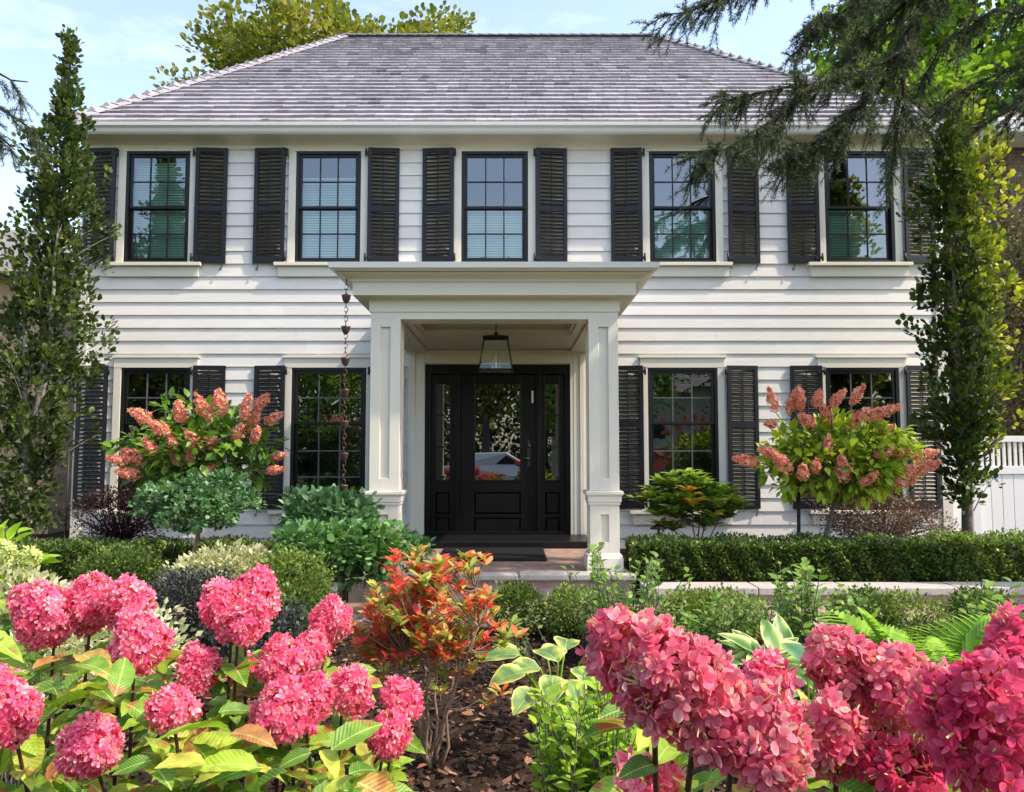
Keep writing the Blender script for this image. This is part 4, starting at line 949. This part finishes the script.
def whorls(label, base, tips, lm, leafn, size, name, stemm, stemr=.009, rb=.6, tpl=LANCE, el0=.15):
    "shrub whose leaves stand in whorls at the stem tips"
    b = np.array(base, float); t = thing(name, label, 'shrub', b); g = G(); lf = G()
    nm_ = max(4, len(tips) // 26); pick = rng.choice(len(tips), nm_, replace=False); nodes = []
    for k in pick:
        tip = b + (tips[k] - b) * .85; s = bez(b + rng.normal(size=3) * (.02, .02, 0), tip, -.03, 7, .012); s[1:, :2] -= (s[1:, :2] - b[:2]) * .25 * (1 - np.linspace(.2, 1, 6))[:, None]
        g.tube(s, np.linspace(stemr, stemr * .45, 7), 6); nodes.append(s[1:])
    nodes = np.vstack(nodes)
    for tip in tips:
        dist = np.linalg.norm(nodes - tip, axis=1) + np.where(nodes[:, 2] > tip[2] - .03, 1., 0); n0 = nodes[np.argmin(dist)]
        g.tube(bez(n0, tip, -.02, 4, .006), np.linspace(stemr * .35, stemr * .2, 4), 4)
        n = leafn; ph = rng.random() * 6 + np.arange(n) * 2.4; el = el0 + .7 * rng.random(n)
        d = np.stack([np.cos(ph), np.sin(ph), el], -1); pos = tip + rng.normal(size=(n, 3)) * .008 - np.array((0, 0, 1)) * rng.random((n, 1)) * .03
        lf.inst(tpl, pos, d, unit(np.array((0, 0, 1.)) + rng.normal(size=(n, 3)) * .2), size * (.7 + .5 * rng.random(n)), np.clip(rb * rng.random() + (1 - rb) * rng.random(n), 0, 1))
    g.build('stems', stemm, t); lf.build('foliage', lm, t); return t
b = P(692, 545, 8.35); b[2] = hz
tips, _ = clumps(P(692, 500, 8.35), (.52, .34, .28), 120, .35, .2)
WH = leaf_tpl([0, .35, .7, 1], [.03, .17, .17, .01], curl=.3)
whorls('glossy green rhododendron with orange leaves, right of the porch column', b, tips, LM['rhodo'], 13, .145, 'rhododendron', M['twig'], .012, rb=.75, tpl=WH, el0=.35)
b = P(312, 540, 8.3); b[2] = hz
tips, _ = clumps(P(312, 500, 8.3), (.30, .2, .22), 34, .3, .2)
whorls('small dark rhododendron against the siding left of the rain chain', b, tips, LM['rhodod'], 9, .10, 'rhododendron', M['twig'], .01, tpl=WH)

# azalea turning red
AZB = P(428, 772, 3.62); AZB[2] = .05
tips, _ = clumps(P(420, 613, 3.6), (.36, .30, .26), 260, .2, .3); tips[:, 2] -= .05 * ((tips[:, 0] - AZB[0]) / .3) ** 2
low = [P(x, y, 3.5) for x, y in ((365, 690), (395, 660), (470, 668), (488, 700), (450, 640), (500, 690), (398, 630), (372, 640), (480, 655), (440, 690), (415, 700))]
tips = np.vstack([tips, low]); AZ = leaf_tpl([0, .3, .7, 1], [.02, .19, .2, .02], curl=.15, fold=.2)
whorls('azalea turning red and orange on bare forked stems, front and middle of the bed', AZB, tips, LM['azal'], 10, .056, 'azalea_bush', M['twig'], .009, rb=.5, tpl=AZ, el0=.45)

# ------------------------------------------------------------------ hydrangeas grown as small trees
def hydtree(label, foot, c, r, heads, K, per, lm, pm, lsz=.10):
    foot = np.array(foot, float); c = np.array(c, float); t = thing('hydrangea_tree', label, 'hydrangea', foot)
    g = G(); cr_ = c - (0, 0, r[2] * .7); g.tube(bez(foot, cr_, 0, 7, .008), np.linspace(.028, .02, 7), 8)
    cent, d = clumps(c, r, K, .35, .2)
    for k in range(0, K, 3): g.tube(bez(cr_, cent[k], .05, 5, .015), np.linspace(.010, .003, 5), 5)
    for (hc, ax, ln, rd) in heads: g.tube(bez(cr_, hc - ax * ln * .45, .03, 6, .01), np.linspace(.009, .004, 6), 5)
    g.build('trunk', M['bark'], t)
    g = G(); leafcloud(g, cent, .11, per, lsz, OVATE, up=.1, out=d, droop=.15, rb=.35); g.build('crown', lm, t)
    for (hc, ax, ln, rd) in heads:
        g = G(); flower_head(g, hc, ax, ln, rd, int(70 + 1900 * ln * rd), .020, SEPALS, cone=.62, layers=.55, fert=40); g.build('flower_head', [pm, M['fert']], t)
def heads_from(lst, Yc, cpx, cpy, dy=.35):
    out = []
    for (px, py, lp, wp, *ang) in lst:
        a = R(ang[0]) if ang else math.atan2(-(py - cpy) * 1.0 + 25, (px - cpx) * .8)
        Yh = Yc - dy * random.uniform(.5, 1.1); s = Yh / 800
        ax = unit(np.array((math.cos(a), -.35, math.sin(a)))); out.append((P(px, py, Yh), ax, lp * s * .98, wp * s * .44))
    return out
hl = heads_from([(140, 415, 28, 22, 150), (160, 428, 30, 22, 140), (180, 412, 28, 22, 95), (203, 408, 36, 22, 112), (220, 402, 34, 26, 92), (246, 406, 34, 16, 70), (262, 402, 28, 18, 40), (254, 420, 30, 20, 60), (274, 418, 26, 16, 25), (238, 432, 24, 20, 60),
                 (194, 440, 26, 20, 130), (214, 444, 26, 22, 140), (172, 441, 20, 16, 100), (133, 456, 30, 22, 150), (118, 460, 26, 14, 165), (128, 473, 28, 20, 170), (176, 458, 22, 16, 120), (190, 456, 18, 14, 90), (208, 472, 26, 18, 40), (275, 470, 26, 14, 5), (278, 456, 22, 14, 10), (256, 434, 20, 14, 60), (150, 446, 22, 18, 120)], 7.9, 197, 460)
f = P(200, 545, 8.0); f[2] = hz
hydtree('small flowering tree with pink orange flower cones, before the left windows', f, P(197, 448, 7.95), (.80, .45, .42), hl, 130, 13, LM['hyds'], PK['peach'])
hr = heads_from([(772, 400, 30, 16, 110), (792, 402, 30, 18, 80), (800, 398, 32, 16, 100), (818, 398, 22, 14, 80), (838, 398, 26, 16, 55), (857, 394, 26, 16, 60), (826, 416, 30, 22, 110), (807, 420, 24, 20, 150), (858, 418, 34, 20, 50), (878, 414, 30, 22, 30), (890, 410, 26, 18, 25), (884, 430, 24, 14, 20), (770, 424, 18, 12, 170),
                 (745, 460, 34, 18, 170), (768, 452, 26, 16, 160), (782, 462, 36, 22, 130), (803, 472, 22, 18, 100), (828, 444, 20, 16, 90), (843, 468, 34, 24, 100), (870, 478, 22, 14, 40), (885, 452, 24, 16, 30), (900, 454, 24, 16, 20), (925, 455, 28, 20, 20), (918, 470, 36, 22, 25), (930, 466, 26, 18, 30), (905, 482, 26, 16, 10), (816, 466, 18, 14, 90)], 7.9, 845, 470)
f = P(812, 545, 8.0); f[2] = hz
hydtree('small flowering tree with coral flower cones and yellow green leaves, right', f, P(838, 458, 7.95), (.82, .45, .44), hr, 150, 15, LM['hydy'], PK['peach'])

# ------------------------------------------------------------------ the big pink hydrangeas in front
def foreground(label, foots, heads, leafpts, lm, lsz, sep, septpl, dens, pm, stemm, hs_=1.0):
    t = thing('hydrangea_bush', label, 'hydrangea', foots[0]); st = G()
    for (px, py, Yh, wp, hp, ang, tone) in heads:
        c = P(px, py, Yh); s = Yh / 800; a = R(ang); ax = unit(np.array((math.cos(a), -.25, math.sin(a)))); ln = hp * s * hs_; rd = wp * s / 2 * hs_
        g = G(); area = 3.6 * rd * ln * 1.6; n = int(area / (sep * sep) * dens)
        flower_head(g, c, ax, ln, rd * .92, int(n * .72), sep, septpl, cone=.28, layers=.42, fert=int(n * .5))
        for q_ in range(3):
            o_ = rdir(1)[0] * (1, .6, 1); cc_ = c + o_ * rd * .55 + ax * ln * rng.uniform(-.2, .15); r_ = rng.uniform(.42, .6)
            flower_head(g, cc_, unit(o_ + ax), ln * r_, rd * r_ * 1.1, int(n * .13), sep * rng.uniform(.85, 1.05), septpl, cone=.3, layers=.4, fert=int(n * .06))
        g.build('flower_head', [PK[tone], M['fert']], t)
        f = min(foots, key=lambda q: abs(q[0] - c[0]) + random.random() * .3); bs = c - ax * ln * .42
        p1 = np.array(f) + rng.normal(size=3) * (.05, .05, 0); mid = p1 * .45 + bs * .55; mid[:2] = p1[:2] * .3 + bs[:2] * .7
        path = np.array([p1, p1 * .7 + mid * .3 + (0, 0, .05), mid, bs * .7 + mid * .3, bs, c]); st.tube(path, [.008, .007, .0055, .0045, .004, .003], 6)
        k = 3                                             # pairs of leaves up the stem
        for j in range(k):
            f_ = .35 + .6 * j / k; q = mid * (1 - f_) + bs * f_; th = rng.random() * 6.28
            for sg in (0, math.pi): leafpts.append((q, (math.cos(th + sg), math.sin(th + sg), .15 + .3 * rng.random())))
    st.build('stems', stemm, t)
    pos = np.array([q[0] for q in leafpts]); d = np.array([q[1] for q in leafpts], float); n = len(pos)
    g = G(); g.inst(OVATE2, pos, unit(d + rng.normal(size=(n, 3)) * .15), unit(np.array((0, -.25, 1.)) + rng.normal(size=(n, 3)) * .35), lsz * (.5 + .75 * rng.random(n)), np.clip(.15 + .85 * rng.random(n), 0, 1))
    g.build('foliage', lm, t); return t
HL = [(46, 614, 2.35, 66, 68, 100, 'pink'), (92, 601, 2.4, 62, 58, 80, 'pink'), (130, 606, 2.35, 56, 56, 60, 'pink'), (141, 643, 2.2, 64, 64, 70, 'pink'), (197, 669, 2.3, 46, 54, 95, 'pink'), (173, 708, 2.0, 54, 46, 90, 'pink'), (92, 744, 1.9, 66, 60, 95, 'pink'),
      (6, 706, 1.9, 64, 82, 100, 'pink'), (222, 606, 2.35, 52, 54, 110, 'pink'), (254, 598, 2.4, 58, 68, 70, 'pink'), (246, 622, 2.3, 52, 44, 60, 'pink'), (330, 620, 2.6, 44, 50, 80, 'pink'), (283, 660, 2.35, 60, 52, 95, 'pink'), (311, 650, 2.5, 40, 38, 60, 'pink'),
      (283, 710, 2.1, 72, 62, 100, 'pink'), (314, 698, 2.15, 46, 48, 60, 'pink'), (350, 688, 2.3, 52, 50, 65, 'pink'), (403, 698, 2.45, 50, 34, 50, 'pink'), (389, 734, 2.35, 46, 50, 90, 'pink'), (242, 668, 2.5, 38, 30, 90, 'pink')]
foots = [P(px, 900, 2.3) for px in (20, 130, 240, 340)]
for f in foots: f[2] = .03
def clear(px, py, Yl, HS, m=1.25):
    return not any(((px - h[0]) / (h[3] * .5 * m + 10)) ** 2 + ((py - h[1]) / (h[4] * .5 * m + 10)) ** 2 < 1 and Yl < h[2] + .12 for h in HS)
lp = []
while len(lp) < 620:
    px = rng.uniform(-30, 400); py = rng.uniform(630, 860) + max(0, (px - 270)) * .35; Yl = rng.uniform(1.8, 2.7)
    if not clear(px, py, Yl, HL): continue
    q = P(px, py, Yl); th = rng.random() * 6.28; lp.append((q, (math.cos(th), math.sin(th) - .35, rng.uniform(-.35, .45))))
foreground('large bush of round pink flower heads over lime leaves, front left', foots, HL, lp, LM['hydl'], .125, .0130, SEPALS, 1.3, PK, M['stem'], 1.03)
HR = [(628, 650, 1.12, 92, 100, 130, 'near'), (668, 675, 1.08, 128, 118, 130, 'near'), (712, 712, 1.08, 110, 112, 120, 'near'), (648, 784, 1.25, 84, 50, 90, 'pink'), (762, 742, 1.05, 104, 110, 95, 'near'), (832, 735, 1.25, 74, 92, 100, 'near'), (770, 675, 1.35, 56, 50, 110, 'pink'),
      (840, 662, 1.35, 76, 84, 130, 'near'), (892, 688, 1.32, 100, 92, 100, 'near'), (905, 770, 1.2, 90, 62, 90, 'deep'), (990, 735, 1.0, 140, 158, 110, 'deep'), (1012, 650, 1.25, 56, 66, 100, 'deep'), (940, 700, 1.2, 60, 70, 100, 'near')]
foots = [P(px, 1000, 1.5) for px in (640, 760, 860, 980)]
for f in foots: f[2] = .03
lp = []
for k in range(300):
    px = rng.uniform(620, 1060); py = rng.uniform(700, 900); Yl = rng.uniform(1.2, 1.8); q = P(px, py, Yl); th = rng.random() * 6.28
    if not clear(px, py, Yl, HR): continue
    lp.append((q, (math.cos(th), math.sin(th) - .3, rng.uniform(-.3, .5))))
foreground('large bush of coral and deep pink flower heads nearest the camera, front right', foots, HR, lp, LM['hydl'], .105, .0155, SEPAL, 1.2, PK, M['stem'])
# lime-flowered hydrangea, left edge
t = thing('hydrangea_bush', 'hydrangea with pale lime flower heads at the left edge of the bed', 'hydrangea', P(5, 640, 4.9) * (1, 1, 0) + (0, 0, .06))
g = G(); cent, d = clumps(P(-8, 585, 4.9), (.28, .28, .3), 40, .4, .2); leafcloud(g, cent, .08, 6, .11, OVATE2, up=.2, out=d); g.build('foliage', LM['lime'], t)
g = G()
for k in range(0, 40, 4): g.tube(bez(P(5, 640, 4.9) * (1, 1, 0) + (0, 0, .06), cent[k], .02, 5), .006, 5)
g.build('stems', M['bark'], t)
for px, py in ((29, 557), (12, 567), (21, 572), (6, 552)):
    g = G(); flower_head(g, P(px, py, 4.7), (.2, -.3, 1), .14, .065, 130, .02, SEPALS, cone=.3); g.build('flower_head', PK['limeh'], t)

# ------------------------------------------------------------------ perennials
def hosta(label, base, lst, lm1, lm2, name='hosta', wm=1.0):
    t = thing(name, label, 'hosta', base); g = G(); st = G(); b = np.array(base, float)
    ts = [0, .12, .3, .5, .7, .88, 1]; w = [x * wm for x in (.05, .24, .36, .38, .30, .15, .01)]
    for (px, py, Yh, L_, ang, tilt) in lst:
        tip = P(px, py, Yh); a = R(ang); d = np.array((math.cos(a) * math.cos(R(tilt)), math.sin(a) * math.cos(R(tilt)), math.sin(R(tilt))))
        v = []; rn = []
        for i_, (tt, ww) in enumerate(zip(ts, w)):
            for s_ in (-1, -.72, 0, .72, 1): v.append((s_ * ww, tt, .30 * abs(s_) * ww - .30 * tt * tt + .01 * math.sin(i_ * 3 + s_ * 5))); rn.append(.97 if abs(s_) == 1 else (.8 if abs(s_) > .7 and random.random() < .6 else .1 + .35 * random.random()))
        q = []
        for i_ in range(6):
            for j in range(4): o = i_ * 5 + j; q.append((o, o + 1, o + 6, o + 5))
        N0 = sum(len(x) for x in g.v); g.inst((np.array(v), np.array(q)), [tip], [d], [(.1, -.35, 1)], L_, [0.5]); g.r[-1] = np.array(rn)
        st.tube(bez(b, tip, .05, 5), .005, 5)
    g.build('leaves', lm1, t); st.build('stems', lm2, t)
HM = leafmat('hosta_leaf', [(0, (.08, .20, .08)), (.4, (.16, .32, .11)), (.6, (.30, .42, .10)), (.78, (.62, .66, .16)), (1, (.80, .78, .30))], .45, .35, veins=-26)
HM2 = leafmat('hosta_leaf_narrow', [(0, (.05, .15, .04)), (.4, (.09, .22, .06)), (.62, (.20, .36, .08)), (.8, (.60, .64, .25)), (1, (.78, .78, .42))], .4, .3)
HM3 = leafmat('blue_hosta_leaf', [(0, (.06, .16, .10)), (.5, (.10, .24, .13)), (1, (.26, .38, .16))], .4, .3)
hb_ = P(555, 690, 4.0); hb_[2] = .06
hosta('hosta with yellow edged blue green leaves in the middle of the bed', hb_, [(558, 662, 3.85, .20, 100 + 20, 20), (540, 668, 3.8, .17, 200, 10), (553, 676, 3.6, .16, 265, -15), (575, 668, 3.7, .15, 300, -5), (520, 655, 3.9, .2, 175, 5), (600, 640, 4.0, .17, 10, 10), (565, 650, 4.1, .18, 80, 20), (535, 690, 3.6, .16, 235, -10), (585, 655, 3.9, .15, 330, 5), (525, 672, 3.7, .17, 205, 0), (548, 660, 4.0, .17, 60, 25), (570, 680, 3.6, .15, 280, -10)], HM, LM['lime'])
hb_ = P(775, 680, 4.0); hb_[2] = .06
hosta('hosta with narrow cream striped leaves between the coral flower heads', hb_, [(772 + random.uniform(-14, 14), 662 + random.uniform(-8, 6), 3.9 + random.uniform(-.08, .08), .22, a_, tl) for a_, tl in ((180, 25), (150, 35), (205, 15), (120, 50), (90, 55), (60, 50), (40, 35), (0, 25), (-20, 10), (230, 10), (255, 0), (290, 0), (320, 10), (170, 10), (20, 10), (75, 70), (135, 20), (105, 30), (165, 40), (15, 45), (50, 20))], HM2, LM['lime'], wm=.62)
hb_ = P(808, 700, 3.6); hb_[2] = .06
hosta('plain blue green hosta in front of the cream striped one', hb_, [(800, 690, 3.5, .2, 200, 10), (815, 678, 3.5, .18, 300, 0), (808, 665, 3.6, .2, 100, 30), (825, 690, 3.4, .18, 330, 0), (795, 700, 3.4, .18, 240, -5), (770, 700, 3.3, .2, 180, 5), (820, 705, 3.3, .18, 280, -5)], HM3, LM['lime'])
def fern(label, base, n, L_):
    t = thing('fern', label, 'fern', base); g = G(); st = G(); b = np.array(base, float)
    for k in range(n):
        th = k * 2.4 + rng.random() * .4; el = rng.uniform(.75, 1.35); u = np.linspace(0, 1, 22); Lk = L_ * rng.uniform(.7, 1.1)
        pts = b + np.stack([np.cos(th) * u * Lk * math.cos(el), np.sin(th) * u * Lk * math.cos(el), u * Lk * math.sin(el) - .33 * Lk * u * u], -1)
        st.tube(pts, np.linspace(.003, .001, 22), 4); dr = unit(np.gradient(pts, axis=0)); sd_ = unit(np.cross(dr, (0, 0, 1.)))
        w = .30 * Lk * np.sin(np.pi * (u * .88 + .12)) ** .8
        for sg in (-1, 1):
            d = unit(sd_ * sg + dr * .5); g.inst(leaf_tpl([0, .5, 1], [.10, .09, .01], curl=.15), pts[1:], d[1:], np.tile((0, 0, 1.), (21, 1)), w[1:])
    g.build('fronds', LM['fern'], t); st.build('stems', LM['lime'], t)
b = P(935, 705, 3.9); b[2] = .06; fern('bright green fern below the lighter hedge end', b, 30, .98)
b = P(985, 700, 3.7); b[2] = .06; fern('smaller fern at the right edge behind the deep pink heads', b, 16, .85)

def sprigs(label, base, tips, lm, size, per=9, name='leafy_plant', stemm=None, tpl=OVATE, cat='plant', stemr=.004):
    b = np.array(base, float); t = thing(name, label, cat, b); st = G(); lf = G()
    for tip in tips:
        p0 = b + rng.normal(size=3) * (.08, .06, 0) + ((tip[0] - b[0]) * .35, (tip[1] - b[1]) * .35, 0); pts = bez(p0, tip, .02, 7, .008); st.tube(pts, np.linspace(stemr, .0015, 7), 4)
        u = np.linspace(.3, 1, per); q = np.stack([np.interp(u * 6, np.arange(7), pts[:, a]) for a in range(3)], -1); th = np.arange(per) * 2.5 + rng.random() * 6
        d = np.stack([np.cos(th), np.sin(th), .25 + .5 * u], -1); lf.inst(tpl, q, d, unit(np.array((0, -.2, 1.)) + rng.normal(size=(per, 3)) * .3), size * (.6 + .6 * rng.random(per)), np.clip(.5 * rng.random() + .6 * rng.random(per), 0, 1))
    st.build('stems', stemm or M['bark'], t); lf.build('foliage', lm, t); return t
def tipsin(poly, n, Yc, dy):
    out = []
    for k in range(n):
        x0, x1, y0, y1 = poly[k % len(poly)]; out.append(P(rng.uniform(x0, x1), rng.uniform(y0, y1), Yc + rng.uniform(-dy, dy)))
    return out
b = P(600, 800, 2.9); b[2] = .04
sprigs('lime green leafy plant left of the nearest coral flower head', b, tipsin([(540, 650, 690, 760), (560, 640, 720, 792), (580, 650, 670, 730), (530, 600, 740, 775), (560, 600, 690, 720), (590, 650, 730, 790), (525, 560, 690, 730)], 140, 2.9, .25), LM['lime'], .054, 11)
b = P(625, 640, 5.4); b[2] = .08
sprigs('thin leafy sprigs rising in front of the right porch column', b, tipsin([(560, 640, 560, 600), (600, 690, 570, 610), (575, 650, 590, 630), (590, 600, 545, 560), (640, 665, 555, 575)], 75, 5.4, .3), LM['mid'], .06, 10)
b = P(790, 650, 5.0); b[2] = .08
sprigs('tall leafy sprig with a pink bud before the clipped hedge', b, tipsin([(780, 830, 560, 610), (795, 850, 580, 630), (740, 800, 600, 640), (800, 815, 555, 575), (830, 880, 590, 630), (770, 790, 570, 600)], 75, 5.0, .3), LM['mid'], .065, 10)
b = P(690, 650, 5.3); b[2] = .08
sprigs('soft green leafy mass behind the foremost coral flower head', b, tipsin([(640, 760, 590, 640)], 90, 5.3, .3), LM['mid'], .05, 10)
b = P(1005, 650, 4.6); b[2] = .08
sprigs('bright green leafy plant at the right edge below the hedge', b, tipsin([(975, 1040, 580, 640), (960, 1000, 590, 640), (1000, 1040, 600, 660)], 60, 4.6, .3), LM['mid'], .075, 10)
b = P(540, 640, 4.9); b[2] = .08
sprigs('low green sprigs between azalea and porch steps', b, tipsin([(500, 560, 600, 640), (495, 520, 590, 640)], 14, 4.9, .2), LM['box'], .04, 9)
b = P(30, 690, 3.2); b[2] = .05
sprigs('leafy green plant under the left edge pink heads', b, tipsin([(-20, 60, 590, 680)], 30, 3.3, .3), LM['hyds'], .08, 8)

# path lights, thin pole
def path_light(label, px, py_top, Yl):
    p = P(px, py_top, Yl); t = thing('path_light', label, 'path light', (p[0], p[1], hz))
    g = G(); g.tube([(p[0], p[1], hz), (p[0], p[1], p[2] - .01)], .011, 7); g.build('post', M['bronze'], t)
    g = G(); g.lathe(p, [(.085, -.03), (.09, -.028), (.05, .005), (.015, .018), (.001, .03)], 14); g.build('lamp_shade', M['bronze'], t)
path_light('small bronze path light in the hedge right of the porch column', 658.5, 526, 8.1)
path_light('dark path light over the hedge at the right edge', 1020, 536, 8.2)
p = P(69, 450, 8.3); t = thing('garden_hook', 'thin black iron pole standing in the hedge under the left tree', 'garden hook', (p[0], p[1], hz))
g = G(); g.tube([(p[0], p[1], hz), (p[0], p[1], 1.50)], .009, 7); a = np.linspace(math.pi, .1, 10); g.tube(np.stack([p[0] + .06 + .06 * np.cos(a), np.full(10, p[1]), 1.50 + .07 * np.sin(a)], -1), .008, 6); g.build('pole', M['iron'], t)
p = P(797, 500, 7.95); t = thing('support_stake', 'dark stake beside the stem of the right flowering tree', 'stake', (p[0], p[1], hz))
g = G(); g.tube([(p[0], p[1], hz), (p[0] + .02, p[1], 1.15)], .018, 8); g.build('stake', M['darkbark'], t)

# ------------------------------------------------------------------ across the street
hedge('unseen tall hedge added across the street to darken the reflections', -26, 26, -37, -35, 0, 7.5, 26000, LM['carpinus'], .5, name='reflection_hedge')  # added out of view, darkens what the door and lower panes reflect
# (reflected in the glass)
wh = thing('far_house', 'white house across the street mirrored in the panes', 'house', (9, -24, 0))
g = G(); g.box(3, 16, -32, -24, 0, 5); g.build('wall', M['siding'], wh)
g = G(); g.hexa([(2.5, -32.5, 5), (16.5, -32.5, 5), (16.5, -23.5, 5), (2.5, -23.5, 5), (6, -28.2, 7.6), (13, -28.2, 7.6), (13, -27.8, 7.6), (6, -27.8, 7.6)]); g.build('roof', M['paleroof'], wh)
for x in (4.5, 7.5, 10.5, 13.5):
    g = G(); g.box(x, x + 1.1, -24.001, -23.95, 1.2, 2.9); g.build('window', M['black'], wh)
for k, (x, y, h, lm_, lab) in enumerate([(-9, -19, 8, 'bright', 'spreading green tree across the street, far left'), (-1.2, -18, 9, 'maple', 'yellowing maple across the street'), (-5, -27, 8, 'box', 'dark bushy tree deep in the lots across the street'), (2.5, -29, 9, 'mid', 'green tree between the lots across the street'), (5.5, -18.5, 7.5, 'mid', 'green street tree across the road, right'), (13, -20, 9, 'carpinus', 'dark tree across the street, far right'), (-17, -22, 10, 'maple', 'tall maple across the street beyond the others')]):
    bigtree(lab, (x, y, 0), h, (x, y, h * .66), (3.2, 2.6, h * .40), 160, 30, .26, LM[lm_], .75, .25, group='street trees across the road')
def car(label, x, y, body):
    t = thing('parked_car', label, 'car', (x, y, 0), 'cars parked along the street'); g = G()
    prof = [(-2.1, .35), (-2.15, .62), (-1.95, .82), (-1.1, .92), (-.55, 1.38), (.75, 1.42), (1.45, 1.0), (2.05, .92), (2.15, .6), (2.1, .35)]
    n = len(prof); rows = []
    for w, sc in ((-.85, .96), (-.78, 1), (.78, 1), (.85, .96)): rows.append([(x + a, y + w * (1 if b < 1 else .82), .35 + (b - .35) * sc) for a, b in prof])
    q = [(i * n + j, i * n + j + 1, (i + 1) * n + j + 1, (i + 1) * n + j) for i in range(3) for j in range(n - 1)]
    g.add(np.array(rows).reshape(-1, 3), q); g.pp += [(rows[0], 0), (rows[-1], 0)]; g.build('body', body, t, bevel=.03)
    g = G()
    for w in (-.76, .76): g.add([(x - 1.0, y + w, .95), (x + 1.3, y + w, .98), (x + .7, y + w * .92, 1.33), (x - .5, y + w * .92, 1.3)], [(0, 1, 2, 3)])
    g.build('side_window', M['black'], t)
    for a in (-1.35, 1.35):
        for w in (-.8, .8):
            g = G(); g.tube([(x + a, y + w - .1, .32), (x + a, y + w + .1, .32)], .32, 18); g.build('wheel', M['iron'], t)
car('silver car parked at the kerb', -.9, -9.6, mat('silver_paint', (.6, .62, .64), .25, metal=.3, coat=.5)); car('red car parked behind the silver one', 4.3, -9.6, mat('red_paint', (.4, .02, .02), .25, coat=.5))
